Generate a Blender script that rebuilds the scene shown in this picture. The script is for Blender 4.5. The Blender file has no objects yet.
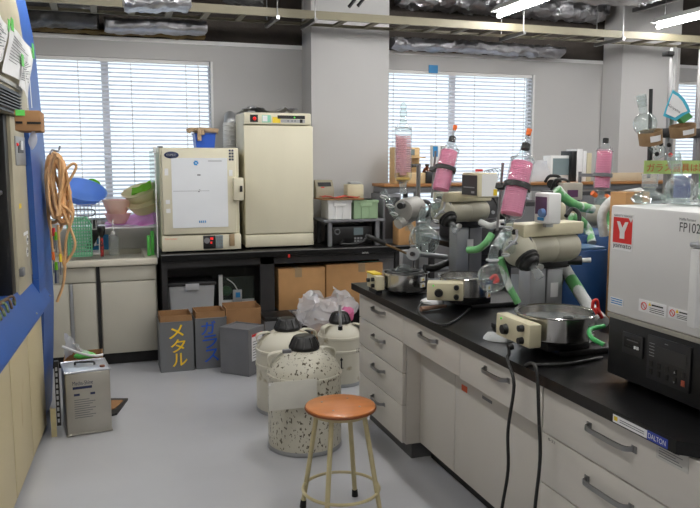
import bpy, bmesh, math, random
from mathutils import Matrix, Vector
random.seed(7)
C = bpy.context.scene.collection
PI = math.pi
V = Vector
# ---------------------------------------------------------------- camera
FOC = 745.0; PITCH = math.atan(94/745); YAW = math.radians(18.55); H = 1.5
Fv = V((math.sin(YAW)*math.cos(PITCH), math.cos(YAW)*math.cos(PITCH), -math.sin(PITCH)))
Rv = V((math.cos(YAW), -math.sin(YAW), 0))
Uv = Rv.cross(Fv)
cd = bpy.data.cameras.new('camera'); cam = bpy.data.objects.new('camera', cd); C.objects.link(cam)
cd.sensor_width = 36; cd.lens = FOC/700*36; cd.clip_start = 0.05; cd.clip_end = 200
cam.location = (0, 0, H)
cam.rotation_euler = Matrix((Rv, Uv, -Fv)).transposed().to_euler()
bpy.context.scene.camera = cam
# photo measurements turned into metres: the point seen at (u, v) that lies on a plane of the room
def ray(u, v): return Fv + Rv*((u-350)/FOC) + Uv*((254-v)/FOC)
def P(u, v, y): d = ray(u, v); t = y/d.y; return V((t*d.x, y, H+t*d.z))
def PX(u, v, x): d = ray(u, v); t = x/d.x; return V((x, t*d.y, H+t*d.z))
def PZ(u, v, z): d = ray(u, v); t = (z-H)/d.z; return V((t*d.x, t*d.y, z))
# ---------------------------------------------------------------- mesh builder
class MB:
    def __init__(s, M=None): s.bm = bmesh.new(); s.M = M
    def _x(s, vs, M=None):
        m = M
        if s.M is not None: m = s.M @ M if M is not None else s.M
        if m is not None: bmesh.ops.transform(s.bm, matrix=m, verts=vs)
    def box(s, x0, x1, y0, y1, z0, z1, bev=0, seg=2, M=None):
        r = bmesh.ops.create_cube(s.bm, size=1); vs = r['verts']
        for v in vs: v.co = V((x0 if v.co.x < 0 else x1, y0 if v.co.y < 0 else y1, z0 if v.co.z < 0 else z1))
        if bev:
            es = list({e for v in vs for e in v.link_edges})
            r = bmesh.ops.bevel(s.bm, geom=es, offset=bev, segments=seg, affect='EDGES', profile=.5)
            vs = list({v for f in r['faces'] for v in f.verts} | {v for v in vs if v.is_valid})
        s._x(vs, M); return s
    def poly(s, pts, ext, M=None):            # closed outline extruded by vector ext
        a = [s.bm.verts.new(V(p)) for p in pts]; e = V(ext)
        b = [s.bm.verts.new(V(p)+e) for p in pts]; n = len(a)
        s.bm.faces.new(a); s.bm.faces.new(b[::-1])
        for i in range(n): s.bm.faces.new((a[i], b[i], b[(i+1) % n], a[(i+1) % n]))
        s._x(a+b, M); return s
    def lathe(s, prof, M=None, seg=32, capb=True, capt=True):   # prof: (r, z)
        rings = []; al = []
        for r, z in prof:
            if r < 1e-5: ring = [s.bm.verts.new((0, 0, z))]
            else: ring = [s.bm.verts.new((r*math.cos(2*PI*i/seg), r*math.sin(2*PI*i/seg), z)) for i in range(seg)]
            rings.append(ring); al += ring
        for a, b in zip(rings, rings[1:]):
            for i in range(seg):
                j = (i+1) % seg
                if len(a) == 1 and len(b) == 1: continue
                if len(a) == 1: s.bm.faces.new((a[0], b[j], b[i]))
                elif len(b) == 1: s.bm.faces.new((a[i], a[j], b[0]))
                else: s.bm.faces.new((a[i], a[j], b[j], b[i]))
        if capb and len(rings[0]) > 1: s.bm.faces.new(rings[0][::-1])
        if capt and len(rings[-1]) > 1: s.bm.faces.new(rings[-1])
        s._x(al, M); return s
    def cyl(s, p0, p1, r0, r1=None, seg=24, prof=None, cap=True):
        p0 = V(p0); p1 = V(p1); L = (p1-p0).length
        M = Matrix.Translation(p0) @ (p1-p0).to_track_quat('Z', 'Y').to_matrix().to_4x4()
        if prof is None: prof = [(r0, 0), (r0 if r1 is None else r1, L)]
        else: prof = [(r, z*L) for r, z in prof]
        return s.lathe(prof, M, seg, cap, cap)
    def sphere(s, c, r, seg=24, sc=(1, 1, 1)):
        n = seg//2
        prof = [(r*math.sin(PI*i/n), -r*math.cos(PI*i/n)) for i in range(n+1)]
        return s.lathe(prof, Matrix.Translation(V(c)) @ Matrix.Diagonal((*sc, 1)), seg)
    def torus(s, c, R, r, axis=(0, 0, 1), seg=40, n=10, a0=0, a1=2*PI):
        q = V(axis).to_track_quat('Z', 'Y'); full = abs(a1-a0-2*PI) < 1e-4
        k = seg if full else seg+1
        pts = [V(c)+q @ V((R*math.cos(a0+(a1-a0)*i/seg), R*math.sin(a0+(a1-a0)*i/seg), 0)) for i in range(k)]
        return s.tube(pts, r, n, closed=full)
    def tube(s, pts, r, n=8, closed=False, rf=None):
        pts = [V(p) for p in pts]; m = len(pts); rings = []; al = []
        t0 = (pts[1]-pts[0]).normalized(); up = V((0, 0, 1)) if abs(t0.z) < .9 else V((1, 0, 0))
        nrm = (up-t0*up.dot(t0)).normalized()
        for i, p in enumerate(pts):
            a = pts[i-1] if (i or closed) else p
            b = pts[(i+1) % m] if (i < m-1 or closed) else p
            t = (b-a).normalized(); nrm = (nrm-t*nrm.dot(t))
            nrm = nrm.normalized() if nrm.length > 1e-6 else t.orthogonal().normalized()
            bi = t.cross(nrm); rr = rf(i/(m-1)) if rf else r
            ring = [s.bm.verts.new(p+(nrm*math.cos(2*PI*k/n)+bi*math.sin(2*PI*k/n))*rr) for k in range(n)]
            rings.append(ring); al += ring
        for i in range(m if closed else m-1):
            a = rings[i]; b = rings[(i+1) % m]
            sh = 0
            if closed and i == m-1: sh = min(range(n), key=lambda q: (a[0].co-b[q].co).length)
            for k in range(n): s.bm.faces.new((a[k], a[(k+1) % n], b[(k+1+sh) % n], b[(k+sh) % n]))
        if not closed: s.bm.faces.new(rings[0][::-1]); s.bm.faces.new(rings[-1])
        s._x(al); return s
    def sheet(s, f, nu, nv, th=0):             # f(a,b)->point, a,b in 0..1
        g = [[s.bm.verts.new(V(f(i/nu, j/nv))) for j in range(nv+1)] for i in range(nu+1)]
        fs = [s.bm.faces.new((g[i][j], g[i+1][j], g[i+1][j+1], g[i][j+1])) for i in range(nu) for j in range(nv)]
        if th:
            s.bm.normal_update()
            g2 = [[s.bm.verts.new(v.co-v.normal*th) for v in row] for row in g]
            for i in range(nu):
                for j in range(nv): s.bm.faces.new((g2[i][j], g2[i][j+1], g2[i+1][j+1], g2[i+1][j]))
            rim = [(i, 0) for i in range(nu)]+[(nu, j) for j in range(nv)]+[(i, nv) for i in range(nu, 0, -1)]+[(0, j) for j in range(nv, 0, -1)]
            for (i, j), (k, l) in zip(rim, rim[1:]+rim[:1]): s.bm.faces.new((g[i][j], g[k][l], g2[k][l], g2[i][j]))
        if s.M is not None: bmesh.ops.transform(s.bm, matrix=s.M, verts=s.bm.verts)
        return s
W = {}
def spl(pts, n=6):                              # smooth curve through points
    pts = [V(p) for p in pts]; o = []
    q = [pts[0]*2-pts[1]]+pts+[pts[-1]*2-pts[-2]]
    for i in range(1, len(q)-2):
        a, b, c, d = q[i-1:i+3]
        for k in range(n):
            t = k/n
            o.append(.5*((2*b)+(c-a)*t+(2*a-5*b+4*c-d)*t*t+(3*b-a-3*c+d)*t**3))
    return o+[pts[-1]]
def obj(name, mb, mat, parent=None, smooth=None, label=None, kind=None):
    bm = mb.bm
    bmesh.ops.recalc_face_normals(bm, faces=bm.faces)
    if parent is not None: Minv = W[parent.as_pointer()].inverted(); Wm = W[parent.as_pointer()]; L = None
    else:
        xs = [v.co for v in bm.verts]
        lo = [min(c[i] for c in xs) for i in range(3)]; hi = [max(c[i] for c in xs) for i in range(3)]
        L = V(((lo[0]+hi[0])/2, (lo[1]+hi[1])/2, lo[2])); Minv = Matrix.Translation(-L); Wm = Matrix.Translation(L)
    bmesh.ops.transform(bm, matrix=Minv, verts=bm.verts)
    me = bpy.data.meshes.new(name); bm.to_mesh(me); bm.free()
    me.materials.append(mat)
    me.polygons.foreach_set('use_smooth', [True]*len(me.polygons))
    try: me.set_sharp_from_angle(angle=math.radians(38))
    except Exception: pass
    o = bpy.data.objects.new(name, me); C.objects.link(o)
    if parent is not None: o.parent = parent
    else: o.location = L
    W[o.as_pointer()] = Wm
    if label: o['label'] = label
    if kind: o['kind'] = kind
    return o
def tag(o, label, cat, group=None, kind=None):
    o['label'] = label; o['category'] = cat
    if group: o['group'] = group
    if kind: o['kind'] = kind
    return o
def thing(name, label, cat, loc=(0, 0, 0), rotz=0, group=None):
    o = bpy.data.objects.new(name, None); C.objects.link(o)
    o.location = loc; o.rotation_euler = (0, 0, rotz); o.empty_display_size = .05
    W[o.as_pointer()] = Matrix.Translation(V(loc)) @ Matrix.Rotation(rotz, 4, 'Z')
    return tag(o, label, cat, group)
def struct(name, mb, mat, parent=None):
    o = obj(name, mb, mat, parent)
    if parent is None: o['kind'] = 'structure'
    return o
def text(parent, s, org, xd, up, height, mat, name='lettering', width=None, ext=.0006, lean=0, bold=0):
    c = bpy.data.curves.new('t', 'FONT'); c.body = s; c.extrude = 0; c.offset = bold
    t = bpy.data.objects.new('t', c); C.objects.link(t)
    dg = bpy.context.evaluated_depsgraph_get()
    me = bpy.data.meshes.new_from_object(t.evaluated_get(dg))
    bpy.data.objects.remove(t); bpy.data.curves.remove(c)
    xs = [v.co.x for v in me.vertices]; ys = [v.co.y for v in me.vertices]
    x0, x1, y0, y1 = min(xs), max(xs), min(ys), max(ys)
    xd = V(xd).normalized(); up = V(up).normalized(); nn = xd.cross(up)
    sy = height/(y1-y0); sx = width/(x1-x0) if width else sy
    mb = MB(); mb.bm.from_mesh(me)
    for v in mb.bm.verts: v.co = V(org)+xd*((v.co.x-x0)*sx+(v.co.y-y0)*lean*sy)+up*((v.co.y-y0)*sy)+nn*ext
    bpy.data.meshes.remove(me)
    return obj(name, mb, mat, parent)
# ---------------------------------------------------------------- materials
def lin(c): return tuple(((x/255)/12.92 if x/255 <= .04045 else ((x/255+.055)/1.055)**2.4) for x in c)
MT = {}
def mat(name, rgb, rough=.5, metal=0, var=.06, scale=8, bump=0, bscale=40, rgb2=None, cover=.55, spec=.5, coat=0, trans=0, sheen=0, alpha=None, emit=None, stretch=None, edge=.08):
    m = bpy.data.materials.new(name); m.use_nodes = True; nt = m.node_tree; N = nt.nodes; Lk = nt.links
    b = N['Principled BSDF']; MT[name] = m
    c1 = lin(rgb)
    tc = N.new('ShaderNodeTexCoord'); mp = N.new('ShaderNodeMapping'); Lk.new(tc.outputs['Object'], mp.inputs[0])
    if stretch: mp.inputs['Scale'].default_value = stretch
    nz = N.new('ShaderNodeTexNoise'); nz.inputs['Scale'].default_value = scale; nz.inputs['Detail'].default_value = 5
    Lk.new(mp.outputs[0], nz.inputs['Vector'])
    cr = N.new('ShaderNodeValToRGB')
    if rgb2 is None:
        cr.color_ramp.elements[0].position = .3; cr.color_ramp.elements[1].position = .7
        cr.color_ramp.elements[0].color = (*[x*(1-var) for x in c1], 1)
        cr.color_ramp.elements[1].color = (*[min(1, x*(1+var)) for x in c1], 1)
    else:
        cr.color_ramp.elements[0].position = cover; cr.color_ramp.elements[1].position = min(1, cover+edge)
        cr.color_ramp.elements[0].color = (*c1, 1); cr.color_ramp.elements[1].color = (*lin(rgb2), 1)
    Lk.new(nz.outputs['Fac'], cr.inputs[0]); Lk.new(cr.outputs[0], b.inputs['Base Color'])
    b.inputs['Roughness'].default_value = rough; b.inputs['Metallic'].default_value = metal
    b.inputs['Specular IOR Level'].default_value = spec
    b.inputs['Coat Weight'].default_value = coat; b.inputs['Transmission Weight'].default_value = trans
    if alpha is not None: b.inputs['Alpha'].default_value = alpha
    if emit: b.inputs['Emission Color'].default_value = (*lin(emit[0]), 1); b.inputs['Emission Strength'].default_value = emit[1]
    if bump:
        n2 = N.new('ShaderNodeTexNoise'); n2.inputs['Scale'].default_value = bscale; n2.inputs['Detail'].default_value = 4
        Lk.new(mp.outputs[0], n2.inputs['Vector'])
        bp = N.new('ShaderNodeBump'); bp.inputs['Strength'].default_value = bump; bp.inputs['Distance'].default_value = .01
        Lk.new(n2.outputs['Fac'], bp.inputs['Height']); Lk.new(bp.outputs[0], b.inputs['Normal'])
    return m
def glass(name, tint=(252, 253, 253), ior=1.4, gl=.0, rough=.02, haze=0, hazecol=(235, 240, 240)):
    m = bpy.data.materials.new(name); m.use_nodes = True; nt = m.node_tree; N = nt.nodes; Lk = nt.links
    N.remove(N['Principled BSDF']); out = N['Material Output']
    tr = N.new('ShaderNodeBsdfTransparent'); tr.inputs[0].default_value = (*lin(tint), 1)
    g = N.new('ShaderNodeBsdfGlossy'); g.inputs['Roughness'].default_value = rough
    lw = N.new('ShaderNodeLayerWeight'); fr = N.new('ShaderNodeMath'); fr.operation = 'POWER'; fr.inputs[1].default_value = 2.2; Lk.new(lw.outputs['Facing'], fr.inputs[0]); fs = N.new('ShaderNodeMath'); fs.operation = 'MULTIPLY'; fs.inputs[1].default_value = (ior-1)*1.9; Lk.new(fr.outputs[0], fs.inputs[0])
    mx = N.new('ShaderNodeMixShader'); ad = N.new('ShaderNodeMath'); ad.operation = 'ADD'; ad.inputs[1].default_value = gl; ad.use_clamp = True
    Lk.new(fs.outputs[0], ad.inputs[0]); Lk.new(ad.outputs[0], mx.inputs[0]); Lk.new(tr.outputs[0], mx.inputs[1]); Lk.new(g.outputs[0], mx.inputs[2])
    last = mx
    if haze:
        d = N.new('ShaderNodeBsdfDiffuse'); d.inputs[0].default_value = (*lin(hazecol), 1)
        tl = N.new('ShaderNodeBsdfTranslucent'); tl.inputs[0].default_value = (*lin(hazecol), 1)
        m3 = N.new('ShaderNodeMixShader'); Lk.new(d.outputs[0], m3.inputs[1]); Lk.new(tl.outputs[0], m3.inputs[2])
        m2 = N.new('ShaderNodeMixShader'); m2.inputs[0].default_value = haze
        Lk.new(mx.outputs[0], m2.inputs[1]); Lk.new(m3.outputs[0], m2.inputs[2]); last = m2
    Lk.new(last.outputs[0], out.inputs[0]); MT[name] = m; return m
wallm = mat('painted_wall', (184, 183, 182), .8, var=.02, scale=1.5, bump=.05, bscale=120)
pilm = mat('painted_pillar', (190, 189, 188), .8, var=.02, scale=1.5, bump=.05, bscale=120)
floorm = mat('vinyl_floor', (178, 179, 183), .3, var=.07, scale=1.6, rgb2=None, bump=.03, bscale=60)
conc = mat('bare_concrete', (64, 63, 62), .9, var=.25, scale=3, bump=.4, bscale=30)
beamm = mat('brown_concrete', (66, 60, 55), .9, var=.25, scale=4, bump=.4, bscale=40)
foamm = mat('yellow_foam', (112, 92, 54), .95, var=.35, scale=9, bump=1, bscale=50)
foil = mat('crumpled_foil', (176, 176, 180), .36, .95, var=.2, scale=14, bump=1, bscale=22)
film = mat('plastic_wrap', (72, 72, 72), .3, .2, var=.3, scale=10, bump=1, bscale=14)
framem = mat('window_frame', (240, 240, 240), .5, var=.03)
benchm = mat('drawer_laminate', (200, 195, 187), .5, var=.025, scale=4, stretch=(1, 1, 6))
panelm = mat('panel_laminate', (196, 191, 183), .55, var=.025, scale=4)
blacktop = mat('black_worktop', (12, 12, 13), .3, var=.2, scale=5, bump=.03, bscale=50, spec=.3)
edgem = mat('worktop_edge', (22, 22, 23), .4)
chrome = mat('satin_metal', (150, 150, 150), .32, .9)
steel = mat('stainless', (214, 212, 208), .2, 1, var=.06, scale=5, stretch=(1, 1, .2))
alu = mat('aluminium', (168, 170, 172), .4, .6)
kick = mat('kick_board', (26, 25, 26), .6)
cream = mat('oven_enamel', (214, 208, 184), .4, var=.03, scale=5, stretch=(1, 1, .3))
cream2 = mat('instrument_cream', (203, 195, 165), .4, var=.04)
greige = mat('rotor_greige', (170, 166, 148), .42, var=.05)
whitep = mat('white_plastic', (222, 222, 220), .4, var=.02)
whiteo = mat('furnace_white', (206, 205, 203), .45, var=.015, scale=2)
paper = mat('paper', (226, 226, 226), .8, var=.03, scale=20)
board = mat('whiteboard', (224, 227, 230), .35, var=.015)
blackp = mat('black_plastic', (16, 16, 17), .4)
blackm = mat('black_steel', (30, 29, 30), .5, var=.1)
rubber = mat('black_rubber', (14, 14, 14), .5)
darkp = mat('dark_grey_panel', (42, 42, 44), .4)
greyp = mat('grey_paint', (110, 111, 114), .45, var=.08, scale=7)
card = mat('cardboard', (176, 134, 88), .85, var=.06, scale=12, bump=.05)
card2 = mat('brown_cardboard', (150, 112, 74), .85, var=.08, scale=12)
tape = mat('packing_tape', (150, 128, 98), .3)
bluem = mat('hood_blue', (42, 82, 150), .42, var=.08, scale=6)
woodp = mat('stained_wood_panel', (186, 173, 138), .55, rgb2=(150, 120, 82), scale=5, cover=.66, edge=.12, stretch=(1, 1, .35))
hoodc = mat('hood_cream', (172, 164, 140), .5, var=.07, scale=6)
sinkc = mat('sink_laminate', (188, 184, 170), .5, var=.04, scale=4)
sinkt = mat('sink_top', (206, 200, 184), .4, var=.04, scale=5)
splash = mat('splash_tile', (212, 210, 202), .4, var=.04)
dewarm = mat('dewar_enamel', (198, 194, 178), .4, rgb2=(84, 76, 58), scale=75, cover=.59, edge=.03, bump=.1, stretch=(1, 1, .6))
dewarc = mat('dewar_enamel_clean', (202, 198, 182), .4, rgb2=(150, 138, 108), scale=12, cover=.6, edge=.12)
seatm = mat('orange_plywood', (184, 110, 50), .35, var=.12, scale=7, coat=.3, stretch=(1, 5, 1))
seate = mat('plywood_edge', (120, 62, 24), .5, var=.2)
stoolm = mat('stool_cream', (188, 176, 136), .4, var=.08, scale=20)
tin = mat('tin_plate', (176, 172, 162), .38, .75, var=.1, scale=5)
tintop = mat('tin_top', (205, 208, 214), .3, .7, var=.08)
inkb = mat('blue_ink', (24, 34, 74), .6)
inkk = mat('black_ink', (30, 30, 32), .6)
yel = mat('yellow_paint', (252, 208, 40), .6)
blu = mat('blue_paint', (24, 84, 190), .6)
red = mat('red_paint', (206, 40, 34), .5)
green = mat('green_plastic', (100, 206, 92), .45, var=.05)
lime = mat('lime_plastic', (140, 214, 50), .5, var=.06)
mint = mat('mint_plastic', (112, 178, 140), .5, var=.05)
sage = mat('sage_crate', (150, 176, 140), .5)
basin = mat('blue_basin', (140, 186, 250), .4, var=.05)
peach = mat('peach_plastic', (255, 236, 222), .4, var=.02)
pinkp = mat('pink_plastic', (252, 222, 222), .4, var=.02)
beige = mat('beige_tub', (246, 240, 214), .5, var=.04)
purple = mat('violet_film', (246, 170, 236), .35, var=.15, scale=10, bump=.4)
pinkliq = mat('pink_coil', (255, 196, 222), .35, var=.02)
palepink = mat('pale_pink_coil', (246, 214, 220), .35, var=.1)
orange = mat('orange_cap', (232, 110, 36), .5)
brownrub = mat('orange_tubing', (216, 168, 114), .5, var=.14, scale=18)
gtape = mat('green_tape', (104, 170, 108), .45, rgb2=(206, 214, 206), scale=11, cover=.52, edge=.05, bump=.3)
hose = mat('foam_hose', (188, 190, 188), .6, rgb2=(226, 228, 226), scale=18, cover=.5, edge=.2, bump=.4, bscale=60)
bluebox = mat('pump_blue', (30, 70, 120), .42, var=.08)
amber = mat('amber_glass', (92, 46, 20), .12, coat=.5)
woodc = mat('pale_wood', (206, 174, 126), .6, var=.08, scale=6, stretch=(1, 8, 8))
cork = mat('cork_board', (132, 106, 76), .85, var=.12, scale=30)
bag = glass('plastic_bag', (250, 250, 252), 1.35, .06, .15, .45, (250, 250, 252))
pinkbag = glass('pink_bag', (250, 180, 215), 1.35, .04, .2, .6, (244, 150, 196))
clear = glass('clear_glass', (250, 253, 253), 1.3, .03, .03, .03)
clearf = glass('flask_glass', (244, 250, 249), 1.4, .05, .03, .07)
frost = glass('frosted_joint', (240, 243, 243), 1.3, .04, .2, .22, (225, 228, 228))
acryl = glass('acrylic_sheet', (236, 246, 240), 1.35, .01, .05, .06, (225, 236, 230))
bin_clear = glass('storage_plastic', (228, 230, 232), 1.35, .02, .2, .88, (236, 238, 240))
pane = glass('window_glass', (240, 246, 248), 1.45, 0, .0)
redled = mat('red_lamp', (230, 30, 30), .4, emit=((255, 40, 40), .35))
greenled = mat('green_lamp', (60, 200, 60), .4, emit=((90, 230, 60), .3))
screenm = mat('purple_screen', (96, 62, 92), .15)
lcd = mat('grey_display', (120, 136, 140), .2)
yst = mat('yellow_sticker', (226, 196, 44), .5)
teal = mat('teal_sticker', (130, 196, 170), .5)
bluel = mat('blue_label', (28, 66, 116), .5)
bluel2 = mat('bright_blue_label', (40, 132, 190), .5)
signg = mat('sign_green', (176, 206, 120), .6, var=.04)
traym = mat('tray_beige', (126, 120, 100), .55, var=.05)
tubem = mat('lit_tube', (255, 255, 255), .5, emit=((255, 253, 250), 112.0))
fixm = mat('lamp_housing', (190, 190, 188), .5)
slat = mat('blind_slat', (235, 235, 238), .5, var=.01)
for nm in ('pink_coil', 'pale_pink_coil', 'peach_plastic', 'pink_plastic', 'blue_basin', 'beige_tub', 'violet_film', 'lime_plastic'):
    nt = MT[nm].node_tree; N = nt.nodes; b = N['Principled BSDF']; tl = N.new('ShaderNodeBsdfTranslucent')
    src = b.inputs['Base Color'].links[0].from_socket; nt.links.new(src, tl.inputs[0]); mx = N.new('ShaderNodeMixShader'); mx.inputs[0].default_value = .5
    nt.links.new(b.outputs[0], mx.inputs[1]); nt.links.new(tl.outputs[0], mx.inputs[2]); nt.links.new(mx.outputs[0], N['Material Output'].inputs[0])
# blinds let some daylight through each slat
nt = slat.node_tree; N = nt.nodes; b = N['Principled BSDF']
tl = N.new('ShaderNodeBsdfTranslucent'); tl.inputs[0].default_value = (*lin((244, 246, 252)), 1)
mx = N.new('ShaderNodeMixShader'); mx.inputs[0].default_value = .75
nt.links.new(b.outputs[0], mx.inputs[1]); nt.links.new(tl.outputs[0], mx.inputs[2]); nt.links.new(mx.outputs[0], N['Material Output'].inputs[0])

# ---------------------------------------------------------------- room shell
X0, X1, Y0, YW, ZC, ZT = -1.55, 8.2, -3.2, 6.3, 3.15, 2.45
struct('floor', MB().box(X0, X1, Y0, YW+.3, -.1, 0), floorm)
cm = MB().box(X0, X1, Y0, YW+.5, ZC, ZC+.15)
for y in (.3,): cm.box(X0, X1, y, y+.4, ZC-.22, ZC+.01)
struct('ceiling', cm, conc)
struct('wall_left', MB().box(X0-.15, X0, Y0, YW+.5, 0, ZC), wallm)
struct('wall_right', MB().box(X1, X1+.15, Y0, YW+.5, 0, ZC), wallm)
struct('wall_front', MB().box(X0, X1, Y0-.15, Y0, 0, ZC), wallm)
WIN = [(-.75, .905), (2.33, 3.95), (5.39, 7.01)]; ZB, ZH = 1.02, 2.30
wb = MB(); wb.box(X0, X1, YW, YW+.12, 0, ZB); wb.box(X0, X1, YW, YW+.12, ZH, ZT)
xs = X0
for a, b_ in WIN: wb.box(xs, a, YW, YW+.12, ZB, ZH); xs = b_
wb.box(xs, X1, YW, YW+.12, ZB, ZH)
struct('wall_back', wb, wallm)
struct('trim_1', MB().box(X0, X1, YW+.021, YW+.5, ZT+.002, ZC-.002), beamm)
struct('trim_2', MB().box(X0, X1, YW-.012, YW+.02, ZT-.02, ZT+.012), framem)
struct('pillar_1', MB().box(1.68, 2.36, 6.0, YW-.015, 0, ZC-.002), pilm)
struct('pillar_2', MB().box(4.72, 5.39, 6.0, YW-.015, 0, ZC-.002), pilm)
for i, (a, b_) in enumerate(WIN):
    m = MB(); t = .010; y0, y1 = YW+.07, YW+.10
    m.box(a, b_, y0, y1, ZB, ZB+t); m.box(a, b_, y0, y1, ZH-t, ZH); m.box(a, a+t, y0, y1, ZB+t, ZH-t); m.box(b_-t, b_, y0, y1, ZB+t, ZH-t)
    mid = (a+b_)/2; m.box(mid-.028, mid+.028, y0, y1, ZB+t, ZH-t)
    w = struct('window_%d' % (i+1), m, framem)
    obj('window_pane', MB().box(a+t, b_-t, YW+.083, YW+.088, ZB+t, ZH-t), pane, w)
    mc = MB(); mc.box(b_, b_+.018, YW-.006, YW-.0005, ZB, ZH); mc.box(a-.018, a, YW-.006, YW-.0005, ZB, ZH); obj('window_casing', mc, whitep, w)
    obj('window_sill', MB().box(a, b_, YW-.03, YW+.0699, ZB-.025, ZB), framem, w)
    # blind
    where = ['left', 'middle', 'right-hand'][i]
    bt = thing('venetian_blind', 'white closed venetian blind over the %s window %s' % (where, ['behind the sink', 'behind the pink condensers', 'seen past the metal posts'][i]), 'blind', (mid, YW+.022, ZH-.04), 0, 'venetian blinds on the back windows')
    obj('headrail', MB().box(a+.01, b_-.01, YW+.004, YW+.04, ZH-.03, ZH-.003), whitep, bt)
    sm = MB(); n = int((ZH-ZB-.05)/.033)
    for k in range(n):
        z = ZH-.045-k*.033; A = math.radians(36)
        dx = .0125*math.cos(A); dz = .0125*math.sin(A)
        sm.poly([(a+.004, YW+.022-dx, z-dz), (a+.004, YW+.022, z+.0016), (a+.004, YW+.022+dx, z+dz), (a+.004, YW+.022+dx, z+dz-.0007), (a+.004, YW+.022, z+.0009), (a+.004, YW+.022-dx, z-dz-.0007)], (b_-a-.008, 0, 0))
    obj('slats', sm, slat, bt)
    obj('bottom_rail', MB().box(a+.015, b_-.015, YW+.008, YW+.036, ZB+.004, ZB+.018), whitep, bt)
    for q in (.12, .38, .62, .88):
        xx = a+(b_-a)*q
        obj('ladder_cord', MB().box(xx-.003, xx+.003, YW+.006, YW+.008, ZB+.02, ZH-.03), whitep, bt)
    obj('tilt_wand', MB().cyl((b_-.1, YW-.012, ZH-.03), (b_-.1, YW-.012, ZB+.35), .004, seg=8), whitep, bt)
o = obj('blue_tag', MB().box(*[P(429, 70, 6.29).x, P(438, 70, 6.29).x], 6.292, 6.299, P(433, 73, 6.29).z, P(433, 65, 6.29).z), bluel2)
tag(o, 'small blue sticker on the wall above the middle window', 'sticker')

# ---------------------------------------------------------------- ceiling services
def crumple(f, amp, seed=0):
    def g(a, b_):
        p = V(f(a, b_)); from mathutils import noise
        return p+noise.noise_vector(p*9+V((seed, 0, 0)))*amp+noise.noise_vector(p*27+V((seed, 3, 0)))*amp*.8
    return g
def wrap(name, p0, p1, ry, rz, m, label, cat, amp=.03, seed=0, power=3.2):
    p0 = V(p0); p1 = V(p1); d = (p1-p0).normalized(); s = d.cross(V((0, 0, 1))).normalized(); u = s.cross(d)
    def f(a, b_):
        t = 2*PI*b_; c, q = math.cos(t), math.sin(t)
        k = (abs(c)**power+abs(q)**power)**(-1/power)
        e = 1 if .02 < a < .98 else .93
        return p0.lerp(p1, a)+s*(c*k*ry*e)+u*(q*k*rz*e)
    n = max(24, int((p1-p0).length/.022)); mb = MB(); g = crumple(f, amp, seed)
    rings = [[mb.bm.verts.new(g(i/n, j/36)) for j in range(36)] for i in range(n+1)]
    for i in range(n):
        for j in range(36): mb.bm.faces.new((rings[i][j], rings[i+1][j], rings[i+1][(j+1) % 36], rings[i][(j+1) % 36]))
    mb.bm.faces.new(rings[0]); mb.bm.faces.new(rings[-1][::-1])
    return tag(obj(name, mb, m), label, cat)
wrap('foil_duct', P(104, 25, 6.12)+V((0, 0, 0)), P(205, 29, 6.12), .12, .05, foil, 'thin foil-wrapped pipe above the left window', 'duct', .012, 1)
wrap('wrapped_duct', P(20, 13, 6.1), P(97, 16, 6.1), .15, .09, film, 'grey plastic-wrapped duct above the left window beside the blue hood', 'duct', .015, 2)
wrap('foil_bundle', P(124, 4, 5.1), P(189, 3, 5.1), .12, .045, foil, 'puffy foil-wrapped pipe end above the left window, nearest the camera', 'duct', .015, 3)
wrap('foil_duct', P(391, 43, 6.15), P(560, 53, 6.15), .1, .045, foil, 'foil-wrapped pipe running just above the middle window', 'duct', .02, 4)
wrap('foil_duct', (2.5, 6.13, 2.9), (4.55, 6.13, 2.88), .12, .09, foil, 'thick foil duct over the cable tray right of the pillar', 'duct', .03, 5)
wrap('foil_sheet_duct', (3.98, 5.38, 2.90), (3.98, 2.2, 2.90), .43, .13, foil, 'wide foil-covered air duct on the ceiling between the two lamps', 'duct', .035, 6, 5)
wrap('foil_duct', P(225, -6, 5.9), P(262, 2, 5.9), .1, .06, film, 'grey wrapped duct stub on the ceiling left of the pillar', 'duct', .02, 8)
for a, b_, l in (((30, 30), (205, 35), 'left'), ((391, 50), (545, 58), 'middle')):
    p, q = P(*a, 6.2), P(*b_, 6.2)
    def ff(s_, t_): return (p.x+(q.x-p.x)*s_, 6.245+.06*math.sin(2*PI*t_), 2.485+.02*math.cos(2*PI*t_))
    mb = MB(); g = crumple(ff, .01, 11); R_ = [[mb.bm.verts.new(g(i/30, j/10)) for j in range(10)] for i in range(31)]
    for i in range(30):
        for j in range(10): mb.bm.faces.new((R_[i][j], R_[i+1][j], R_[i+1][(j+1) % 10], R_[i][(j+1) % 10]))
    mb.bm.faces.new(R_[0]); mb.bm.faces.new(R_[-1][::-1])
    tag(obj('insulation_foam', mb, foamm), 'yellow sprayed foam strip on the wall top over the %s window' % l, 'insulation')
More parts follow.
